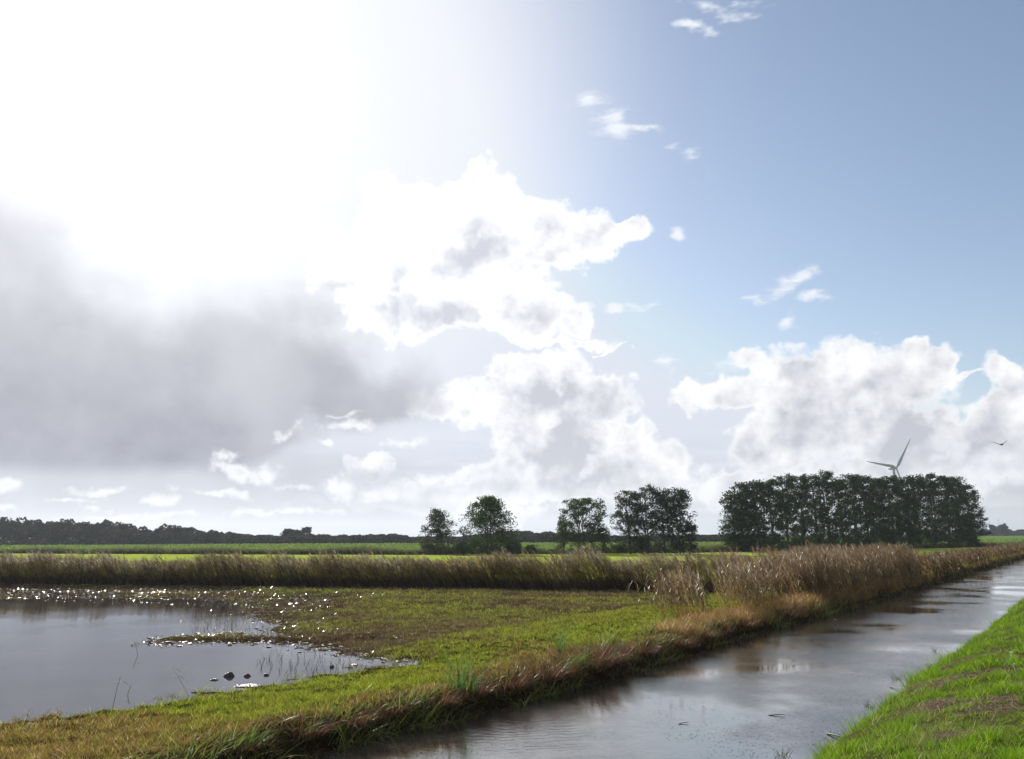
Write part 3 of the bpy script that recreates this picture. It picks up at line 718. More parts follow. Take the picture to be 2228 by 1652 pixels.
STALK = [(.20, .12, .06), (.26, .17, .07), (.13, .08, .05)]
RLEAF = [(.38, .28, .07), (.28, .30, .06), (.40, .25, .09), (.12, .08, .05), (.56, .50, .38)]
PLUME = [(.18, .12, .09), (.24, .17, .13), (.11, .07, .06)]
# the reed row across the picture
n = 10500
x = rng.uniform(-38, 13.5, n); dep = rng.uniform(0, 2.4, n) ** 1.0; y = reed_y(x) + dep
s, tt = st(x, y)
cl_ = fbm(x, y * .2, .55, 91, 4); cl2 = fbm(x + .4 * y, y, 2.0, 95, 2)
k = (rng.uniform(size=n) < .5 + 1.1 * sst(cl_ * .5 + cl2 * .5, .35, .6)) & (tt < -8.4); x, y, cl_, cl2, dep = x[k], y[k], cl_[k], cl2[k], dep[k]; N = len(x)
Hh = (1.28 + .32 * nz(x, y, 1.1, 95, 2) + .18 * nz(x, y * .2, .35, 91, 3)) * rng.uniform(.72, 1.18, N) * (1 + .16 * sst(x, -26, -34)) * (1 + .22 * np.exp(-((x + 8.5) / 1.0) ** 2) + .25 * np.exp(-((x - 3.9) / .55) ** 2)) * (1 - .14 * sst(x, -23, -19) * sst(x, -13, -17))
gr = sst(fbm(x, y, .45, 97, 3), .42, .62)[:, None]
cs = vcol(N, STALK, [2, 1, 2]); cl = vcol(N, RLEAF, [3, 2, 2, 3, .6]) * (1 - gr * .6) + vcol(N, [(.24, .27, .06), (.16, .20, .05)], [1, 1]) * gr * .6
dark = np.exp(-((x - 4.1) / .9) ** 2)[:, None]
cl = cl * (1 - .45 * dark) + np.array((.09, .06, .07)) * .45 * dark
tone = (.95 + .55 * nz(x + .3 * dep, dep * .4, 1.1, 96, 3))[:, None]; cl = cl * tone; cs = cs * tone
pale_ = sst(fbm(x, y, .25, 98, 3) + .25 * sst(x, -14, -24), .5, .7)  # more pale plumes leftward: sunlit silvery rims put into the colour
cp = np.where((rng.uniform(size=N) < .1 + .45 * pale_)[:, None], vcol(N, [(.46, .40, .32), (.38, .32, .26)], [1, 1]), vcol(N, PLUME, [2, 2, 2]))
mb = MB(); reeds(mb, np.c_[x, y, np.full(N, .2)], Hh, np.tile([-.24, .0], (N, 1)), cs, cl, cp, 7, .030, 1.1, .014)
# dense dark litter and young shoots between the stalks
n = 26000; xx = rng.uniform(-38, 13.5, n); yy = reed_y(xx) + rng.uniform(-.25, 2.4, n); s, tt = st(xx, yy); k = tt < -8.4; xx, yy = xx[k], yy[k]; n = len(xx)
a_ = rng.uniform(0, 2 * PI, n); cc = vcol(n, [(.08, .040, .026), (.13, .07, .035), (.045, .028, .024), (.09, .10, .03)], [3, 3, 3, 1.2])
ribbons(mb, np.c_[xx, yy, np.full(n, .2)], rng.uniform(.2, .7, n) * (.6 + .7 * fbm(xx, yy, .8, 92, 2)), rng.uniform(.02, .045, n), rng.normal(size=n) * .7, np.stack([np.cos(a_), np.sin(a_)], -1) * .15 + [-.2, 0], rng.uniform(.1, .5, n), 2, cc * .75, cc * 1.0, 'leaf')
tag(mb.build('reed_row', M_reed), 'long row of brown reeds leaning in the wind across the back of the meadow', 'reeds', kind='stuff')

# reeds on the canal bank, right
def bank_reeds(n, s0, s1, d0, d1, Hf, dens, cols, lean=(-.10, .02), **kw):
    s = s0 + (s1 - s0) * rng.uniform(0, 1, n) ** kw.pop('pw', 1.); tt = edge_left(s) - rng.uniform(d0, d1, n)
    q_ = dens(s, tt); k = rng.uniform(size=n) < q_; s, tt = s[k], tt[k]; P = xy(s, tt); x, y = P[:, 0], P[:, 1]
    z = land(x, y)[0]; N = len(x)
    H = Hf(s, tt) * rng.uniform(.62, 1.18, N)
    mb = kw.pop('mb')
    tone = (1 + .6 * nz(s, tt, 1.5, 27, 3))[:, None]
    reeds(mb, np.c_[x, y, z - .02], H, np.tile(lean, (N, 1)), vcol(N, cols[0][0], cols[0][1]) * tone, vcol(N, cols[1][0], cols[1][1]) * tone, vcol(N, cols[2][0], cols[2][1]) * (.5 + .5 * tone), **kw)
gold = ([(.50, .32, .10), (.40, .25, .09), (.26, .16, .07)], [3, 3, 2]); rl = ([(.36, .25, .11), (.26, .18, .09), (.62, .56, .48), (.20, .20, .06), (.12, .08, .05)], [3, 3, .8, 1.6, 3]); rp = ([(.18, .12, .09), (.25, .18, .13), (.42, .36, .28)], [3, 3, .8])
mb = MB()
# tall mass further along
bank_reeds(5200, 28.5, 46, .0, 3.4, lambda s, t_: 1.55 + .30 * nz(s, t_, .7, 12, 3) - .25 * sst(s, 38, 46) - .45 * sst(s, 32, 28.5), lambda s, t_: .45 + 1.2 * sst(fbm(s, t_, .9, 13, 3), .35, .6), (gold, rl, rp), mb=mb, nleaf=6, lw=.026, ps=1.05, sw=.013)
# thinner, nearer stand
bank_reeds(2500, 20.4, 30, .25, 3.4, lambda s, t_: 1.34 + .42 * nz(s, t_, .8, 14, 3) + .12 * sst(s, 25, 30), lambda s, t_: .03 + 1.3 * sst(fbm(s, t_, .8, 15, 3), .46, .66) * sst(s, 20.0, 22.5), (gold, rl, rp), mb=mb, nleaf=7, lw=.022, ps=.9, sw=.009, pprob=.6, pw=1.)
# low ragged reeds shrinking away along the bank
bank_reeds(6500, 45, 190, .0, 2.2, lambda s, t_: .95 + .5 * (fbm(s, t_, .3, 16, 3) - .5) + .35 * sst(s, 52, 45), lambda s, t_: .4 + 1.2 * sst(fbm(s, t_, .5, 17, 3), .35, .6), (gold, ([(.15, .08, .05), (.11, .10, .04), (.08, .05, .035), (.20, .17, .05)], [3, 2, 3, 1]), rp), mb=mb, nleaf=5, lw=.05, ps=1.2, sw=.02, pw=1.5, pprob=.4)
tag(mb.build('canal_reeds', M_reed), 'brown and golden reeds with plumes along the far bank of the canal', 'reeds', kind='stuff')
# golden undergrowth at the reeds' feet
n = 30000; s = 17 + 30 * rng.uniform(0, 1, n); tt = edge_left(s) - rng.uniform(-.05, 1.3, n) ** 1.2
P = xy(s, tt); x, y = P[:, 0], P[:, 1]; z = land(x, y)[0]; k = (z > .02) & (rng.uniform(size=n) < .3 + 1.3 * sst(fbm(s, tt, 1.2, 18, 3), .35, .6)); x, y, z, s = x[k], y[k], z[k], s[k]; N = len(x)
cc = vcol(N, [(.48, .30, .10), (.36, .21, .08), (.22, .11, .05), (.60, .48, .28)], [3, 3, 2, .8])
a_ = rng.uniform(0, 2 * PI, N)
mb = MB(); ribbons(mb, np.c_[x, y, z - .02], rng.uniform(.15, .45, N) * (1 + .3 * sst(s, 22, 30)), rng.uniform(.008, .018, N), rng.uniform(0, PI, N), np.stack([np.cos(a_), np.sin(a_)], -1) * rng.uniform(.05, .4, N)[:, None], rng.uniform(.1, .6, N), 3, cc * .8, cc * 1.1, hang=rng.uniform(0, .4, N))
tag(mb.build('golden_undergrowth', M_dry), 'golden dead grass at the feet of the canal reeds', 'undergrowth', kind='stuff')

# reeds and rough plants of the second ditch, and the crop behind it
n = 16000; x = rng.uniform(-115, 100, n); y = ditch_y(x) + rng.uniform(0, 3, n); s, tt = st(x, y)
k = inview(x, y) & (tt < -10) & (rng.uniform(size=n) < .3 + 1.4 * sst(fbm(x, y, .12, 19, 3), .3, .6)); x, y = x[k], y[k]; N = len(x)
cc = vcol(N, [(.12, .13, .05), (.09, .10, .04), (.20, .17, .11), (.07, .07, .035)], [3, 3, 1.2, 2])
a_ = rng.uniform(0, 2 * PI, N)
mb = MB()
for j in range(4):
    ribbons(mb, np.c_[x + rng.normal(size=N) * .15, y, np.full(N, .25)], rng.uniform(.5, 1.0, N) * (.7 + .7 * fbm(x, y * 0, .15, 20, 3)), rng.uniform(.06, .12, N), rng.normal(size=N) * .6, np.stack([np.cos(a_), np.sin(a_)], -1) * .2 + [-.15, 0], rng.uniform(.1, .5, N), 2, cc * .9, cc * 1.1, 'leaf')
tag(mb.build('ditch_plants', M_reed), 'dark rough plants along the second ditch behind the bright field', 'plants', kind='stuff')
n = 26000; u = rng.uniform(0, 1, n); y = 118 * (330 / 118) ** u; x = y * np.tan(np.radians(rng.uniform(-36, 36, n))); s, tt = st(x, y)
k = (y > ditch_y(x) + 5) & (tt < -14) & (rng.uniform(size=n) < .2 + 1.4 * sst(fbm(x * .25, y, .06, 22, 3), .35, .6)); x, y = x[k], y[k]; N = len(x)
cc = vcol(N, [(.13, .20, .035), (.10, .155, .03), (.18, .25, .05)], [3, 3, 2])
mb = MB(); ribbons(mb, np.c_[x, y, np.full(N, .22)], rng.uniform(.25, .5, N), y * .0035, rng.normal(size=N) * .5, rng.normal(size=(N, 2)) * .2, .3, 1, cc * .9, cc * 1.1, 'leaf')
tag(mb.build('field_crop', M_grass), 'green crop rows filling the far field in front of the wood', 'crop', kind='stuff')

# ------------------------------------------------------------------ trees
TINT = np.array((1.35, 1.6, 1.25))
def make_tree(name, base, height, rad, label, cat='tree', group=None, low=.12, ncl=70, per=45, leaf=.24, shape='round', stems=1, cols=None, spread=.42, seed=0, top=None, mat=None, parts=True):
    """trunk with limbs reaching to leaf clumps that fill an uneven crown"""
    global rng
    keep_rng = rng; rng = np.random.default_rng(1000 + seed)
    bx, by, bz = base
    root = empty(name, base); tag(root, label, cat, group)
    cols = cols or [(.045, .062, .022), (.06, .082, .028), (.032, .043, .02)]
    cols = np.array(cols) * TINT if mat is None else np.array(cols) * 1.2
    tb = MB(); cb = MB()
    st_ = [(0., 0.)] if stems == 1 else [(rng.uniform(-.5, .5) * rad * .5, rng.uniform(-.3, .3) * rad) for _ in range(stems)]
    axes = []
    for i, (ox, oy) in enumerate(st_):
        hh = height * (rng.uniform(.82, .95) if stems > 1 else .93)
        ex, ey = ox * rng.uniform(1.0, 1.6) + rng.normal() * .15, oy + rng.normal() * .15
        pts = [np.array([bx + ox * .5 + (ex - ox * .5) * f + .12 * math.sin(5 * f + i), by + oy * .5 + (ey - oy * .5) * f + .12 * math.cos(4 * f + i), bz - .1 + hh * f]) for f in np.linspace(0, 1, 8)]
        r0 = height * (.017 if stems == 1 else .012)
        tube(tb, pts, [r0 * (1 - .85 * f) + .012 for f in np.linspace(0, 1, 8)], (1, 1, 1), 6)
        axes.append(np.array(pts))
    def env(f):
        if shape == 'round': return (max(0., math.sin(PI * (f * .92 + .06))) ** .55)
        if shape == 'egg': return max(0., math.sin(PI * (f * .70 + .26))) ** .7
        if shape == 'oval': return .42 + .70 * max(0., math.sin(PI * (f * .78 + .18))) ** .8 if f < .93 else .55
        if shape == 'poplar': return .35 + .65 * max(0., math.sin(PI * (f * .85 + .08)))
        if shape == 'bush': return max(0., 1 - f ** 2.2) ** .5
        if shape == 'fan': return .35 + .65 * max(0., math.sin(PI * (f * .75 + .12)))
    lob = rng.uniform(-.22, .22, 8)
    CC = []
    for i in range(ncl):
        f = rng.uniform(0, 1) ** .9; a_ = rng.uniform(0, 2 * PI); rr_ = math.sqrt(rng.uniform(.05, 1))
        e = env(f) * rad * (1 + lob[int(a_ / (2 * PI) * 8) % 8] * .8 + .12 * rng.normal())
        h = bz + height * (low + (1 - low) * f * .97)
        c = np.array([bx + math.cos(a_) * e * rr_, by + math.sin(a_) * e * rr_, h])
        CC.append(c)
        ax_ = axes[int(np.argmin([np.hypot(A_[-1][0] - c[0], A_[-1][1] - c[1]) for A_ in axes]))] if stems > 1 else axes[0]
        hz_ = math.hypot(c[0] - bx, c[1] - by)
        zs = max(bz + height * .08, h - hz_ * rng.uniform(.7, 1.3)); fs = np.clip((zs - bz + .1) / (ax_[-1][2] - bz + .1), 0, 1) * 7; i0 = int(min(6, fs)); p0 = ax_[i0] + (ax_[i0 + 1] - ax_[i0]) * (fs - i0)
        mid = (p0 + c) / 2 + [0, 0, -.12 * hz_] + rng.normal(size=3) * .08
        if hz_ > .35: tube(tb, [p0, mid, c], [.035 * height / 9, .024 * height / 9, .009], (1, 1, 1), 3)
        n_ = int(per * rng.uniform(.5, 1.5))
        sp = spread * rng.uniform(.7, 1.25) * np.array([1, 1, .62])
        L = c + np.clip(rng.normal(size=(n_, 3)), -1.5, 1.5) * sp * .82
        if top: L = L[L[:, 2] < bz + height * 1.03]
        L = L[L[:, 2] > bz + .1]
        if not len(L): continue
        leaves(cb, L, leaf, np.array(cols)[rng.choice(len(cols), len(L))] * rng.uniform(.8, 1.2, (len(L), 1)))
    # loose twigs sticking out at the top
    tb.build('trunk', M_bark, root); cb.build('crown', mat or M_leaf, root)
    rng = keep_rng
    return root

def px_tree(name, px, py, top, hw, label, z=.28, **kw):
    kw['spread'] = kw.get('spread', .42) * .9; kw['leaf'] = kw.get('leaf', .24) * .85; kw['ncl'] = int(kw.get('ncl', 70) * 1.22); kw['per'] = int(kw.get('per', 45) * 1.1)
    b = at(px, py, z); d = b[1]
    H = at_dist(px, top, d)[2] - z; r_ = hw / F * math.hypot(b[0], b[1]) * .97
    return make_tree(name, tuple(b), H, r_, label, **kw)

AL = 'trees standing along the second ditch'
px_tree('alder_tree', 950, 1206, 1108, 37, 'small egg shaped tree, leftmost of the trees along the ditch', group=AL, ncl=110, per=46, shape='egg', seed=1, low=.04, cols=[(.075, .072, .035), (.055, .06, .028), (.045, .04, .028)])
px_tree('alder_tree', 1062, 1207, 1080, 62, 'tall broad green tree just right of the small egg shaped tree', group=AL, ncl=210, per=48, shape='egg', seed=2, low=.03, stems=3, spread=.5)
px_tree('alder_tree', 1266, 1206, 1086, 55, 'fan shaped tree with open branches and a bushy foot on either side', group=AL, ncl=140, per=42, shape='fan', seed=3, low=.24, stems=3, spread=.42, cols=[(.065, .075, .035), (.05, .058, .03), (.04, .045, .025)])
BU = 'bushes at the feet of the trees along the ditch'
def bush(px, base, top, hw, label, seed, cols=None, **kw):
    px_tree('bush', px, base, top, hw, label, cat='bush', group=BU, ncl=kw.pop('ncl', 34), per=46, shape='bush', seed=seed, low=.05, stems=3, spread=.3, leaf=.2, cols=cols or [(.04, .05, .024), (.055, .066, .03)], **kw)
bush(1224, 1206, 1136, 25, 'round bush with a knob on top at the left foot of the fan shaped tree', 31, [(.06, .062, .035), (.05, .052, .03)], ncl=50)
bush(1310, 1206, 1148, 28, 'round brownish bush at the right foot of the fan shaped tree', 32, [(.07, .062, .035), (.05, .048, .028)], ncl=50)
bush(1004, 1208, 1180, 22, 'low dark bush between the small egg shaped tree and the broad tree', 33)
bush(1120, 1208, 1176, 26, 'low dark bush at the right foot of the broad green tree', 34)
bush(1155, 1208, 1189, 16, 'lowest bush, a dark hump right of the broad green tree', 35, ncl=20)
bush(1345, 1205, 1184, 24, 'dark low bush left of the foot of the many stemmed clump', 36)
bush(1400, 1205, 1180, 40, 'wide dark bush under the middle of the many stemmed clump', 37, ncl=50)
bush(1470, 1205, 1182, 40, 'wide dark bush under the right side of the many stemmed clump', 38, ncl=50)
dk = [(.040, .046, .036), (.05, .056, .04), (.03, .034, .028)]
for (px, top, hw, seed, lb) in [(1374, 1064, 30, 4, 'leftmost tree of the many stemmed dark clump'), (1412, 1052, 34, 5, 'tallest tree in the middle of the many stemmed dark clump'),
                                (1446, 1062, 30, 6, 'tree right of the tallest one in the many stemmed dark clump'), (1484, 1058, 27, 7, 'sparse rightmost tree of the many stemmed dark clump')]:
    px_tree('alder_tree', px, 1206, top, hw, lb, group=AL, ncl=100, per=44, shape='oval', seed=seed, low=.1, stems=2, spread=.42, cols=dk)
px_tree('alder_tree', 1502, 1206, 1135, 16, 'short leaning tree at the right foot of the many stemmed dark clump', group=AL, ncl=30, per=40, shape='oval', seed=8, low=.1, spread=.35, cols=dk)

ROW = [(1600, 1070, 24), (1624, 1050, 25), (1654, 1046, 25), (1684, 1044, 26), (1716, 1036, 26), (1746, 1028, 27), (1778, 1030, 26), (1806, 1026, 26), (1836, 1040, 24), (1864, 1032, 25), (1890, 1034, 25), (1918, 1042, 24),
       (1946, 1034, 26), (1976, 1040, 25), (2004, 1036, 26), (2034, 1030, 27), (2066, 1034, 27), (2094, 1038, 27), (2116, 1056, 22)]
ORD = ['first', 'second', 'third', 'fourth', 'fifth', 'sixth', 'seventh', 'eighth', 'ninth', 'tenth', 'eleventh', 'twelfth', 'thirteenth', 'fourteenth', 'fifteenth', 'sixteenth', 'seventeenth', 'eighteenth', 'nineteenth', 'twentieth']
for i, (px, top, hw) in enumerate(ROW):
    base = 1201 - 11 * max(0, (px - 1650) / 470)
    px_tree('windbreak_tree', px, base, top - 2, hw, f'dark leafy tree in the dense windbreak row, {ORD[i]} from its left end', group='trees of the dense windbreak row', ncl=int(122 + 25 * (px > 1880)), per=42 + 8 * (px > 1900), leaf=.27, shape='oval', seed=40 + i, low=.07,
            spread=.46, stems=1 + i % 2, cols=[(.034, .046, .022), (.045, .06, .027), (.026, .033, .02)])
# the shaded shrubs beneath the row
for i, (px, hw, top) in enumerate([(1620, 30, 1172), (1680, 34, 1170), (1740, 32, 1174), (1800, 34, 1172), (1862, 30, 1176), (1930, 36, 1150), (1985, 34, 1160), (2045, 34, 1162), (2100, 30, 1150)]):
    base = 1201 - 11 * max(0, (px - 1650) / 470)
    bush(px, base, top, hw, f'dark shrub beneath the windbreak row, {ORD[i]} from its left end', 70 + i, ncl=44)

# pale willows in front of the wood
WC = [(.12, .13, .085), (.15, .16, .11), (.10, .105, .07)]
for i, (px, hw, top) in enumerate([(52, 9, 1158), (93, 18, 1146), (130, 14, 1152), (176, 12, 1151), (214, 10, 1156), (232, 11, 1158), (258, 17, 1151), (353, 18, 1160), (396, 14, 1158)]):
    b = at(px, 1181.5, .3); H = at_dist(px, top, b[1])[2] - .3
    make_tree('willow_tree', tuple(b), H, hw / F * b[1] * 1.1, f'pale round willow in front of the left wood, {ORD[i]} from the left edge', group='pale willows before the wood', ncl=40, per=40, leaf=.62, shape='round', seed=90 + i, low=.02, spread=.5, cols=WC, mat=M_far)
# a knot of taller trees in the wood
for i, (px, hw, top) in enumerate([(626, 12, 1153), (642, 13, 1156), (666, 15, 1149)]):
    b = at(px, 1182, .3); H = at_dist(px, top, b[1])[2] - .3
    make_tree('oak_tree', tuple(b), H, hw / F * b[1], f'dark tree rising above the low wood, {ORD[i]} from the left of three', group='three tall trees rising above the low wood', ncl=46, per=44, leaf=.7, shape='round', seed=110 + i, low=.02, spread=.7, cols=[(.03, .036, .026), (.038, .045, .03)], mat=M_far)
# right: poplars and a broad tree on the skyline
def far_tree(name, px, basey, top, hw, D, lb, grp=None, **kw):
    p_ = at_dist(px, basey, D); p_[2] = .3; H = at_dist(px, top, D)[2] - .3
    make_tree(name, tuple(p_), H, hw / F * D, lb, group=grp, mat=M_far, **kw)
for i, (px, top) in enumerate([(2176, 1144), (2180.5, 1142), (2184.5, 1141), (2188.5, 1139), (2192, 1143)]):
    far_tree('poplar_tree', px, 1165, top, 1.7, 640, f'slim poplar on the right skyline, {ORD[i]} from the left of five', 'poplars on the right skyline', ncl=34, per=26, leaf=.9, shape='poplar', seed=120 + i, low=.05, spread=.55, cols=[(.05, .045, .045), (.06, .055, .05)])
far_tree('broad_tree', 2160, 1165, 1142, 4.5, 650, 'dark blocky tree left of the five skyline poplars', ncl=60, per=36, leaf=1., shape='oval', seed=130, low=.05, spread=.7, cols=[(.035, .035, .036)])
far_tree('broad_tree', 2167, 1165, 1145, 4.5, 660, 'second dark tree between the blocky tree and the five skyline poplars', ncl=50, per=36, leaf=1., shape='round', seed=131, low=.05, spread=.7, cols=[(.04, .04, .04)])

# the wood: one far mass of crowns
def wood(name, prof, dist, label, cols, rows=3, step=2.6):
    """prof: (px, top px); dist(px) -> distance; crowns of many leaf clumps"""
    mb = MB(); pxs = [p_[0] for p_ in prof]; tops = [p_[1] for p_ in prof]
    px = pxs[0]
    while px < pxs[-1]:
        D = dist(px); st_px = step / D * F
        for r_ in range(rows):
            Dr = D + r_ * step * 1.6; q_ = px + rng.uniform(-.5, .5) * st_px
            H = (at_dist(q_, np.interp(q_, pxs, tops), Dr)[2] - .3) * rng.uniform(.78, 1.04) * (1 if r_ else rng.uniform(.55, .9))
            cen = at_dist(q_, 1180, Dr); rad = step * rng.uniform(.8, 1.25)
            n = 330; lf = D * .0022
            v = rng.normal(size=(n, 3)); v /= np.linalg.norm(v, axis=1)[:, None]; v[:, 2] = np.abs(v[:, 2]) * 1.0 - .25
            bumps = 1 + .16 * np.sin(v[:, 0] * 7 + r_) * np.cos(v[:, 1] * 6 + px)
            L = np.stack([cen[0] + v[:, 0] * rad * bumps, Dr + v[:, 1] * rad * bumps, H * .5 + .3 + v[:, 2] * H * .5 * bumps], -1)
            m2 = n // 3; L2 = np.stack([cen[0] + rng.uniform(-rad, rad, m2), Dr + rng.uniform(-1, 1, m2), rng.uniform(.2, H * .6, m2)], -1)
            L = np.concatenate([L, L2]); L = L[L[:, 2] > .1]
            cc = np.array(cols[rng.integers(len(cols))]) * rng.uniform(.85, 1.15)
            leaves(mb, L, lf * 1.3, cc * rng.uniform(.8, 1.2, (len(L), 1)))
            if rng.uniform() < .25:
                tube(mb, [np.array([cen[0], Dr, .2]), np.array([cen[0], Dr, H * .7])], [.14, .05], (.05, .045, .04), 4)
        px += st_px
    return tag(mb.build(name, M_far), label, 'wood', kind='stuff')
WP = [(-160, 1112), (0, 1118), (40, 1119), (107, 1121), (160, 1124), (200, 1127), (225, 1125), (260, 1133), (290, 1139), (330, 1146), (352, 1138), (372, 1139), (400, 1142), (430, 1150), (470, 1152), (516, 1159), (600, 1163), (690, 1161), (730, 1162), (800, 1162), (843, 1157), (870, 1160), (903, 1168), (960, 1164), (1000, 1166), (1100, 1153), (1125, 1149), (1150, 1151), (1205, 1155), (1300, 1160), (1345, 1166), (1500, 1166), (1520, 1160), (1550, 1161), (1585, 1162), (1660, 1163)]
wood('wood', WP, lambda px: 285 - 20 * sst(px, 600, 1100), 'long dark wood along the horizon left of and behind the ditch trees', [(.052, .055, .035), (.065, .062, .035), (.045, .05, .035), (.075, .062, .035), (.04, .045, .03)])
wood('wood', [(2100, 1152), (2140, 1152), (2160, 1151), (2180, 1153), (2195, 1150), (2205, 1154), (2215, 1156), (2222, 1151), (2260, 1149), (2300, 1150)], lambda px: 700, 'low blue grey tree line on the horizon at the right edge', [(.045, .05, .045), (.055, .058, .05)], rows=3, step=5.)

# ------------------------------------------------------------------ wind turbines
M_white = plain('turbine_paint', (.26, .27, .29), .45, bscale=.3)
def lathe(mb, prof, axis_o, ax, col, n=16):
    """prof: (distance along axis, radius)"""
    ax = np.array(ax, float); ax /= np.linalg.norm(ax)
    pts = [np.array(axis_o) + ax * d for d, r_ in prof]; tube(mb, pts, [r_ for d, r_ in prof], col, n)
def turbine(hub_px, D, blade_len, angles, label, yaw):
    hub = at_dist(*hub_px, D); base = (hub[0], hub[1] + 2.5, .3)
    root = empty('wind_turbine', base); tag(root, label, 'wind turbine', 'white wind turbines')
    k = blade_len / 40.
    f = np.array([math.sin(yaw), -math.cos(yaw), 0.]); side = np.array([math.cos(yaw), math.sin(yaw), 0.])
    tc = hub - f * 3.6 * k                            # the tower stands behind the rotor
    m = MB(); zs = np.linspace(0.2, hub[2] - 1.4 * k, 8)
    tube(m, [np.array([tc[0], tc[1], z_]) for z_ in zs], list(np.linspace(2.1 * k, 1.25 * k, 8)), (1, 1, 1), 20); m.build('tower', M_white, root, smooth=True)
    m = MB(); lathe(m, [(-.05, .1), (0, 1.2 * k), (.8 * k, 1.7 * k), (6 * k, 1.75 * k), (8.6 * k, 1.3 * k), (8.8 * k, .2)], hub - f * 1.2 * k, -f, (1, 1, 1)); m.build('nacelle', M_white, root, smooth=True)
    m = MB(); lathe(m, [(-1.2 * k, 1.35 * k), (0., 1.45 * k), (.8 * k, 1.1 * k), (1.4 * k, .5 * k), (1.5 * k, .02)], hub, f, (1, 1, 1)); m.build('hub', M_white, root, smooth=True)
    for a_ in angles:
        d = side * math.cos(a_) + np.array([0, 0, 1.]) * math.sin(a_); w = np.cross(d, f)
        m = MB(); V = []; fr = np.array([0, .04, .1, .2, .4, .6, .8, .93, 1.])
        ch = np.array([1.5, 1.6, 2.9, 3.2, 2.4, 1.75, 1.15, .75, .15]) * k; th_ = np.array([1.5, 1.4, .9, .6, .42, .3, .2, .13, .04]) * k
        for j in range(9):
            c = hub + d * blade_len * fr[j] + f * .3 * k * fr[j]
            tw = R(22) * (1 - fr[j]); wv = w * math.cos(tw) + f * math.sin(tw); tv = np.cross(d, wv)
            for q_ in range(8):
                an = q_ * PI / 4; V.append(c + wv * (math.cos(an) * ch[j] / 2 + ch[j] * .18) + tv * math.sin(an) * th_[j] / 2)
        Q = [[j * 8 + q_, j * 8 + (q_ + 1) % 8, (j + 1) * 8 + (q_ + 1) % 8, (j + 1) * 8 + q_] for j in range(8) for q_ in range(8)]
        m.add(V, Q, (1, 1, 1)); m.build('blade', M_white, root, smooth=True)
    return root
turbine((1950, 1018), 820, 40, [R(172), R(53.5), R(-67)], 'white wind turbine rising from behind the windbreak row', R(20))
turbine((2173, 1132.5), 3900, 26, [R(169), R(52), R(-62)], 'tiny distant wind turbine above the skyline trees at right', R(15))

# ------------------------------------------------------------------ the bird
M_bird = plain('feathers', (.07, .06, .055), .7, bscale=20)
bp_ = at_dist(2179, 968, 46.)
me = bpy.data.meshes.new('bird'); bird = bpy.data.objects.new('bird', me); COL.objects.link(bird)
sk = {  # joint: (x, y, z, radius side, radius up); seen from behind, flying away with raised wings
 'tail': (0, -.24, -.005, .055, .010), 'rump': (0, -.13, 0, .035, .03), 'body': (0, .0, .0, .058, .055), 'chest': (0, .11, .008, .05, .048), 'neck': (0, .19, .022, .024, .026), 'head': (0, .25, .032, .03, .028), 'bill': (0, .31, .024, .005, .006),
 'lw1': (-.13, .05, .055, .07, .016), 'lw2': (-.31, .04, .14, .062, .010), 'lw3': (-.52, -.06, .235, .02, .005), 'rw1': (.12, .05, .075, .07, .016), 'rw2': (.25, .04, .18, .058, .010), 'rw3': (.37, -.06, .275, .02, .005)}
names = list(sk); ed = [('tail', 'rump'), ('rump', 'body'), ('body', 'chest'), ('chest', 'neck'), ('neck', 'head'), ('head', 'bill'), ('body', 'lw1'), ('lw1', 'lw2'), ('lw2', 'lw3'), ('body', 'rw1'), ('rw1', 'rw2'), ('rw2', 'rw3')]
me.from_pydata([sk[n_][:3] for n_ in names], [(names.index(a_), names.index(b_)) for a_, b_ in ed], [])
md = bird.modifiers.new('skin', 'SKIN'); md.use_smooth_shade = True
for i, n_ in enumerate(names):
    sv = me.skin_vertices[0].data[i]; sv.radius = (sk[n_][3], sk[n_][4]); sv.use_root = n_ == 'body'
sub = bird.modifiers.new('sub', 'SUBSURF'); sub.levels = 2; sub.render_levels = 2
me.materials.append(M_bird); bird.location = tuple(bp_); bird.rotation_euler = (R(6), 0, R(-35))
tag(bird, 'dark bird flying away with raised wings against the cloud at right', 'bird')

# ------------------------------------------------------------------ plants and small things at the water's edge
def iris(px, py, n, H, label, lean=(0, 0), cols=None, z=None, w=.022, wild=.35, hang=.0):
    b = at(px, py, .25); s0, t0 = st(b[0], b[1]); t0 = min(t0, float(edge_left(np.array([s0]))[0]) - .06); q_ = xy(s0, t0)
    b = np.array([q_[0], q_[1], max(-.02, float(land(np.array([q_[0]]), np.array([q_[1]]))[0][0]))])
    m = MB(); a_ = rng.uniform(0, 2 * PI, n)
    P = np.c_[b[0] + rng.normal(size=n) * .06, b[1] + rng.normal(size=n) * .06, np.full(n, b[2] - .03)]
    cc = vcol(n, cols or [(.12, .21, .05), (.16, .26, .06), (.09, .15, .045), (.34, .30, .06)], [4, 3, 3, .8])
    ribbons(m, P, H * rng.uniform(.5, 1.05, n), w * rng.uniform(.7, 1.2, n), rng.uniform(0, PI, n), np.stack([np.cos(a_), np.sin(a_)], -1) * rng.uniform(.02, wild, n)[:, None] + lean, rng.uniform(.0, .55, n), 6, cc * .85, cc * 1.1, hang=hang * rng.uniform(0, 1, n))
    return tag(m.build('iris_plant', M_grass, origin=tuple(b)), label, 'plant', 'green leaved water plants on the far canal bank')
iris(998, 1515, 34, .85, 'tall green iris leaves rising in the middle of the far bank edge', (.05, 0))
iris(1030, 1510, 22, .62, 'shorter iris leaves just right of the tallest ones on the bank edge', (.12, 0))
iris(1216, 1440, 28, .72, 'green and yellow iris leaves at the crest where the bank juts out', (.0, 0))
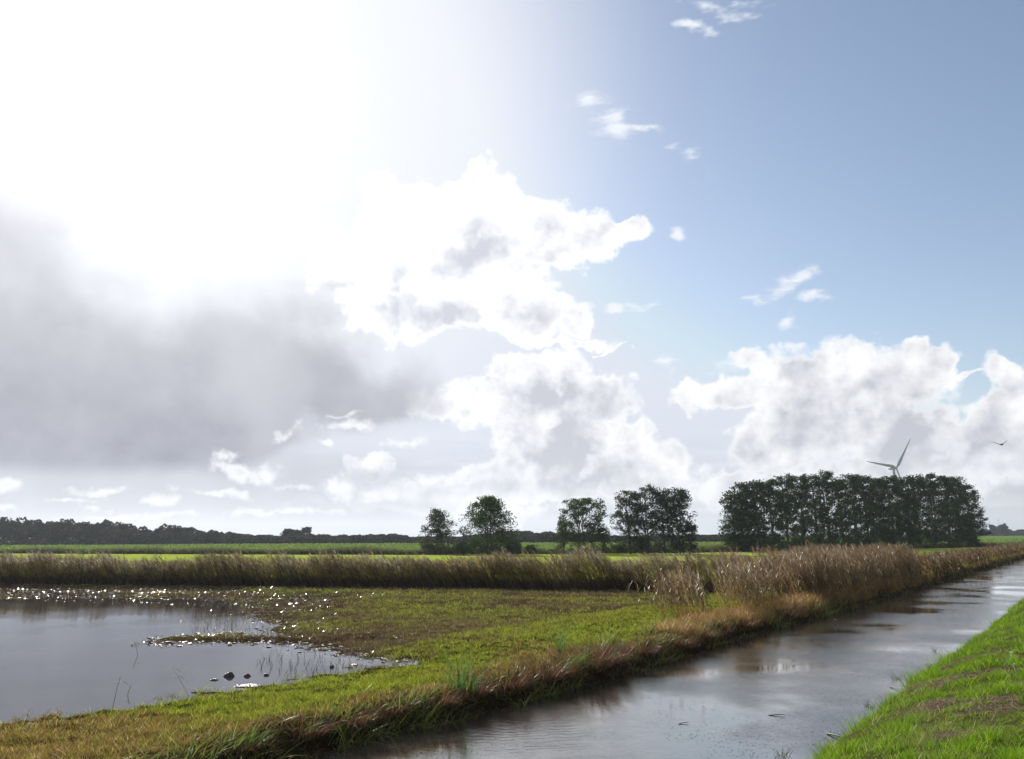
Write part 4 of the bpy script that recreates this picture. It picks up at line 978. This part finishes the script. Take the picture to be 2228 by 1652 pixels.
iris(1236, 1462, 34, .85, 'green leaves arching over the water where the bank juts out', (.5, -.35), wild=.3, hang=.8)
iris(960, 1560, 22, .6, 'thin green leaves drooping to the water left of the tall iris', (.2, -.3), hang=.6)
iris(1330, 1420, 60, .5, 'yellow green leaves on top of the biggest bank tussock', (.0, 0), [(.22, .30, .05), (.30, .36, .06), (.14, .2, .04), (.2, .12, .06)])
iris(1412, 1395, 50, .5, 'green leaves right of the biggest bank tussock beside the reeds', (.0, 0), [(.22, .30, .05), (.26, .32, .06), (.14, .2, .04), (.2, .12, .06)])
iris(608, 1640, 30, .55, 'green leaves with arched tips near the bottom of the far bank', (.3, -.1), hang=.6)
iris(545, 1645, 28, .36, 'yellowish green leaves at the lower left part of the far bank', (.1, 0))
iris(700, 1600, 18, .34, 'thin upright leaves low on the far bank above the open water', (.1, -.1), hang=.3)
iris(430, 1655, 18, .26, 'leftmost green water plant at the bottom edge of the far bank', (.1, 0))

def tussock(px, py, H, wdt, label, seed, n=420):
    b = at(px, py, .12); s0, t0 = st(b[0], b[1]); t0 = float(edge_left(np.array([s0]))[0]) - .10; q_ = xy(s0, t0); b = np.array([q_[0], q_[1], max(.02, float(land(np.array([q_[0]]), np.array([q_[1]]))[0][0]))])
    m = MB(); a_ = rng.uniform(0, 2 * PI, n); rd = np.sqrt(rng.uniform(0, 1, n)) * wdt
    P = np.c_[b[0] + np.cos(a_) * rd, b[1] + np.sin(a_) * rd * .7, np.full(n, b[2] - .04)]
    cc = vcol(n, [(.16, .07, .045), (.24, .12, .06), (.10, .05, .035), (.40, .28, .18), (.12, .17, .04)], [4, 3, 3, .8, 1.2])
    out_ = np.stack([np.cos(a_), np.sin(a_)], -1) * (rd / wdt * .55 + .05)[:, None] + DN * .03
    ribbons(m, P, H * rng.uniform(.55, 1.15, n), .012, rng.uniform(0, PI, n), out_, rng.uniform(.1, .8, n), 5, cc * .85, cc * 1.1, hang=rng.uniform(0, .9, n))
    return tag(m.build('sedge_tussock', M_dry, origin=tuple(b)), label, 'tussock', 'dead sedge tussocks along the far canal bank')
TU = [(520, 1655, .24, .24), (690, 1625, .30, .26), (790, 1600, .32, .28), (880, 1575, .30, .26), (960, 1550, .36, .30), (1050, 1535, .34, .28), (1130, 1515, .44, .34), (1200, 1495, .52, .36), (1262, 1490, .42, .34), (1325, 1470, .66, .48), (1385, 1460, .60, .44), (1450, 1440, .42, .34), (1520, 1420, .36, .30), (1600, 1405, .36, .3), (1700, 1380, .34, .3), (1790, 1355, .34, .3)]
for i, (px, py, H, w_) in enumerate(TU):
    lb = f'drooping reddish brown sedge tussock on the far bank, {ORD[i]} from the left'
    if i == 9: lb = 'biggest dark sedge tussock standing high on the far bank'
    tussock(px, py, H, w_, lb, i, n=int(300 + 500 * w_))

# lone stems in the flooded meadow
def stem(px, py, H, lean, label, nl=4, col=(.16, .17, .09)):
    b = at(px, py, PL); m = MB()
    ribbons(m, np.array([[b[0], b[1], PL - .1]]), H + .1, .012, .3, np.array([lean]), .1, 4, np.array(col), np.array(col), 'stem')
    if nl:
        f = np.linspace(.45, .95, nl); P = np.c_[b[0] + lean[0] * H * f, b[1] + lean[1] * H * f, PL + H * f * .95]
        ribbons(m, P, .22, .016, np.full(nl, .2), np.tile([-.9, .1], (nl, 1)) * np.where(np.arange(nl) % 2, 1, -.5)[:, None], .5, 3, np.array((.22, .26, .09)), np.array((.34, .36, .18)), 'leaf', hang=.7)
    return tag(m.build('reed_stem', M_reed, origin=tuple(b)), label, 'reed stem', 'lone stems standing in the flooded meadow')
stem(418, 1514, .46, (-.55, 0), 'leaning reed stem with leaves at the near shore of the flooded meadow', 5)
stem(243, 1552, .52, (.03, 0), 'thin bare upright stem in the water near the left shore', 0, (.07, .05, .04))
stem(275, 1512, .16, (.15, 0), 'short stub with two leaves sticking out of the still water', 2, (.06, .05, .03))
stem(302, 1426, .30, (-.2, 0), 'small leafy stem far out in the still water', 3, (.08, .08, .05))
# thin sprigs in the shallow
n = 420; px_ = np.r_[rng.uniform(420, 640, 300), rng.uniform(560, 800, 120)]; py_ = np.r_[rng.uniform(1335, 1392, 300), rng.uniform(1420, 1470, 120)]
P = np.array([at(a_, b_, PL) for a_, b_ in zip(px_, py_)]); P[:, 2] = PL - .04
mb = MB(); ribbons(mb, P, rng.uniform(.06, .26, n), .012, rng.uniform(-.5, .5, n), rng.normal(size=(n, 2)) * .25, .2, 2, vcol(n, [(.05, .04, .03), (.09, .08, .04)], [1, 1]), (.06, .05, .035))
tag(mb.build('drowned_sprigs', M_dry), 'thin drowned sprigs standing in the shallow water of the meadow', 'sprigs', kind='stuff')

# mud clods breaking the surface
M_mud = plain('wet_mud', lin(62, 44, 38), .28, bump=1., bscale=22)
def clod(px, py, w_, h_, label):
    b = at(px, py, PL); m = MB(); nu, nv = 22, 9
    U, Vv = np.meshgrid(np.linspace(0, 2 * PI, nu), np.linspace(0, PI / 2, nv)); rr_ = 1 + .5 * (fbm(np.cos(U) * 2 + px, np.sin(U) * 2 + Vv * 2, 1.6, int(px), 3) - .5)
    V = np.stack([b[0] + np.cos(U) * np.cos(Vv) * w_ * rr_, b[1] + np.sin(U) * np.cos(Vv) * w_ * .6 * rr_, PL - .02 + np.sin(Vv) * h_ * rr_], -1).reshape(-1, 3)
    idx = np.arange(nu * nv).reshape(nv, nu); q_ = np.stack([idx[:-1, :-1], idx[:-1, 1:], idx[1:, 1:], idx[1:, :-1]], -1).reshape(-1, 4)
    m.add(V, q_, (1, 1, 1)); return tag(m.build('mud_clod', M_mud, origin=tuple(b)), label, 'mud clod', 'mud clods breaking the water of the flooded meadow')
clod(499, 1472, .10, .09, 'highest dark mud clod in the near bay of the flooded meadow')
clod(538, 1472, .07, .06, 'mud clod just right of the highest one in the near bay')
clod(579, 1470, .06, .05, 'small mud clod, rightmost of the three in the near bay')
clod(466, 1480, .09, .045, 'flat mud clod left of the highest one in the near bay')
clod(540, 1493, .26, .05, 'long low mud bank touching the near shore strip')
clod(327, 1402, .08, .06, 'lone mud clod at the tip of the muddy spit')
clod(370, 1400, .12, .07, 'low mud clod beside the tip of the muddy spit')
clod(368, 1391, .10, .05, 'small mud clod behind the tip of the muddy spit')
clod(772, 1447, .08, .04, 'flat clod near the right end of the near bay')
clod(722, 1452, .05, .06, 'small pointed clod in the right part of the near bay')
# loose crumbs of mud along the spit and the shore
n = 900; fr_ = rng.uniform(0, 1, n); px_ = 330 + 560 * fr_ + rng.normal(size=n) * 12; py_ = 1398 + 38 * fr_ ** 1.3 - 20 * np.sin(PI * fr_) + rng.normal(size=n) * (6 + 5 * fr_)
P = np.array([at(a_, b_, PL) for a_, b_ in zip(px_, py_)]); s_ = rng.uniform(.08, 1, n) ** 2.2 * .05 + .008
base = np.array([1.3, .9, .6]) * np.array([[-1, -1, -.5], [1, -1, -.5], [1, 1, -.5], [-1, 1, -.5], [-.5, -.6, .7], [.6, -.4, .6], [.5, .5, .8], [-.6, .5, .6]]); Qb = np.array([[0, 1, 5, 4], [1, 2, 6, 5], [2, 3, 7, 6], [3, 0, 4, 7], [4, 5, 6, 7]])
V = P[:, None, :] + base[None] * s_[:, None, None] * rng.uniform(.7, 1.3, (n, 8, 3)); mb = MB(); mb.add(V.reshape(-1, 3), (Qb[None] + (np.arange(n) * 8)[:, None, None]).reshape(-1, 4), (1, 1, 1))
tag(mb.build('mud_crumbs', M_mud), 'trampled crumbs of mud along the muddy spit and shore', 'mud', kind='stuff')

# floating scraps on the canal
def scraps(pxr, pyr, n, size, cols, w=None):
    px_ = rng.uniform(*pxr, n); py_ = rng.uniform(*pyr, n); P = np.array([at(a_, b_, .004) for a_, b_ in zip(px_, py_)]); s, tt = st(P[:, 0], P[:, 1])
    k = (tt > -7.85) & (tt < -3.2) & (rng.uniform(size=n) < sst(fbm(P[:, 0], P[:, 1], 1.1, 5, 3), .38, .6)); P = P[k]; n = len(P)
    a_ = rng.uniform(0, PI, n); l_ = size * rng.uniform(.4, 1.4, n); d = np.stack([np.cos(a_), np.sin(a_), 0 * a_], -1) * l_[:, None]; e = np.stack([-np.sin(a_), np.cos(a_), 0 * a_], -1) * l_[:, None] * .35
    mb.add(np.stack([P - d, P - e, P + d, P + e], 1).reshape(-1, 4 * 3).reshape(-1, 3), np.arange(4 * n).reshape(-1, 4), np.repeat(vcol(n, cols, w or [1] * len(cols)), 4, 0))
mb = MB()
scraps((1300, 1950), (1500, 1650), 2400, .014, [(.05, .045, .03), (.08, .06, .04)])
scraps((700, 1300), (1480, 1652), 1300, .016, [(.06, .05, .03), (.12, .08, .05)])
scraps((1400, 2100), (1300, 1480), 700, .03, [(.08, .06, .04), (.2, .16, .1)])
scraps((2000, 2228), (1240, 1330), 260, .05, [(.08, .07, .05)])
tag(mb.build('floating_weed', M_dry), 'dark floating scraps of weed on the canal water', 'weed', kind='stuff')
M_stick = plain('wet_stick', (.06, .045, .04), .5, bscale=30)
def stick(a_, b_, r_, label, z0=.0, z1=.02, name='stick', mat=None, twig=False):
    p0, p1 = at(*a_, z0), at(*b_, z1); m = MB(); mid = (p0 + p1) / 2 + [0, .01, .003]
    tube(m, [p0, p0 * .7 + mid * .3, mid, mid * .4 + p1 * .6, p1], [r_, r_ * 1.1, r_, r_ * .8, r_ * .4], (1, 1, 1), 7)
    side = (p1 - p0)
    if twig: tube(m, [mid, mid + np.array([-side[1], side[0], .0]) * .12 + side * .15 + [0, 0, .012]], [r_ * .6, r_ * .25], (1, 1, 1), 5)
    return tag(m.build(name, mat or M_stick, smooth=True), label, name.replace('_', ' '), 'sticks floating in the canal')
stick((1672, 1557), (1708, 1555), .006, 'thin dark stick floating in open water left of the near bank')
stick((1800, 1596), (1840, 1606), .012, 'thick dark stick poking out of the grass at the near bank', .01, .03, twig=True)
stick((1936, 1494), (1956, 1500), .010, 'short brown twig floating beside the yellowish weed at the near bank', .01, .02)
stick((1476, 1576), (1500, 1571), .005, 'tiny twig floating in the middle of the canal')
def weed(px, py, n, H, label, cols):
    b = at(px, py, 0.0); m = MB(); a_ = rng.uniform(0, 2 * PI, n)
    ribbons(m, np.c_[b[0] + rng.normal(size=n) * .04, b[1] + rng.normal(size=n) * .04, np.full(n, -.03)], H * rng.uniform(.4, 1.1, n), .01, rng.uniform(0, PI, n), np.stack([np.cos(a_), np.sin(a_)], -1) * .5, .4, 3, vcol(n, cols, [1] * len(cols)), np.array((.1, .14, .04)))
    return tag(m.build('weed_sprig', M_grass, origin=tuple(b)), label, 'weed', 'weed sprigs standing in the canal by the near bank')
weed(1706, 1645, 22, .16, 'dark weed sprig standing in the water at the bottom edge', [(.05, .06, .025), (.08, .09, .03)])
weed(1810, 1622, 18, .14, 'reddish weed sprig beside the thick stick at the near bank', [(.16, .05, .03), (.1, .1, .03)])
weed(1893, 1538, 24, .17, 'green weed sprig at the waterline in the middle of the near bank', [(.08, .13, .03), (.12, .16, .04)])
weed(1952, 1478, 26, .20, 'upright green weed sprig at the waterline below the worn patch', [(.08, .12, .03), (.12, .16, .04)])
weed(2035, 1418, 22, .20, 'thin green weed sprig farthest along the near bank waterline', [(.1, .14, .04), (.12, .14, .04)])
# a white feather on the water and white flowers in the grass
M_petal = plain('petal', (.8, .8, .78), .6)
def petals(px, py, z, r_, n, label, name, cat):
    b = on_land(px, py) + [0, 0, .09]; m = MB()
    for i in range(n):
        a_ = i * 2 * PI / n; d = np.array([math.cos(a_), math.sin(a_), .35]); e = np.array([-math.sin(a_), math.cos(a_), 0]) * .28
        V = [b, b + (d * .5 + e) * r_, b + d * r_, b + (d * .5 - e) * r_]; m.add(V, [[0, 1, 2, 3]], (1, 1, 1))
    tube(m, [b - [0, 0, .10], b], [.002, .002], (1, 1, 1), 4)
    return tag(m.build(name, M_petal), label, cat)
o = petals(2201, 1434, None, .032, 9, 'larger white flower in the near bank grass at right', 'white_flower', 'flower')
o = petals(2208, 1461, None, .02, 8, 'smaller white flower just below the larger one', 'white_flower', 'flower')
b = at(1817, 1349, .01); m = MB(); fl = np.linspace(-1, 1, 9)
for sg in (-1, 1):
    V = [];  [V.extend([b + np.array([f_ * .06, 0, .012 * (1 - f_ * f_)]), b + np.array([f_ * .06 + .01, sg * .022 * (1 - f_ ** 2) ** .5, .02 * (1 - f_ * f_) + .004])]) for f_ in fl]
    m.add(V, [[2 * i, 2 * i + 1, 2 * i + 3, 2 * i + 2] for i in range(8)], (1, 1, 1))
tag(m.build('feather', M_petal), 'small white feather floating by the far bank reeds', 'feather')

# ------------------------------------------------------------------ haze
HAZE = 0.00020
me = bpy.data.meshes.new('haze'); hz_o = bpy.data.objects.new('haze', me); COL.objects.link(hz_o)
X, Y0, Y1, Z0, Z1 = 7200, -7200, 7200, -1.6, 130
me.from_pydata([(sx * X, y_, z_) for z_ in (Z0, Z1) for y_ in (Y0, Y1) for sx in (-1, 1)], [], [(0, 2, 3, 1), (4, 5, 7, 6), (0, 1, 5, 4), (2, 6, 7, 3), (0, 4, 6, 2), (1, 3, 7, 5)])
mh = bpy.data.materials.new('haze'); mh.use_nodes = True; mh.node_tree.nodes.clear(); t = NT(mh.node_tree)
pv = t.n('ShaderNodeVolumePrincipled'); pv.inputs['Color'].default_value = (.80, .86, .95, 1); pv.inputs['Density'].default_value = HAZE; pv.inputs['Anisotropy'].default_value = .3
o = t.n('ShaderNodeOutputMaterial'); t.link(pv.outputs[0], o.inputs['Volume'])
me.materials.append(mh); tag(hz_o, 'thin pale haze lying over the whole flat landscape', 'haze', kind='stuff')
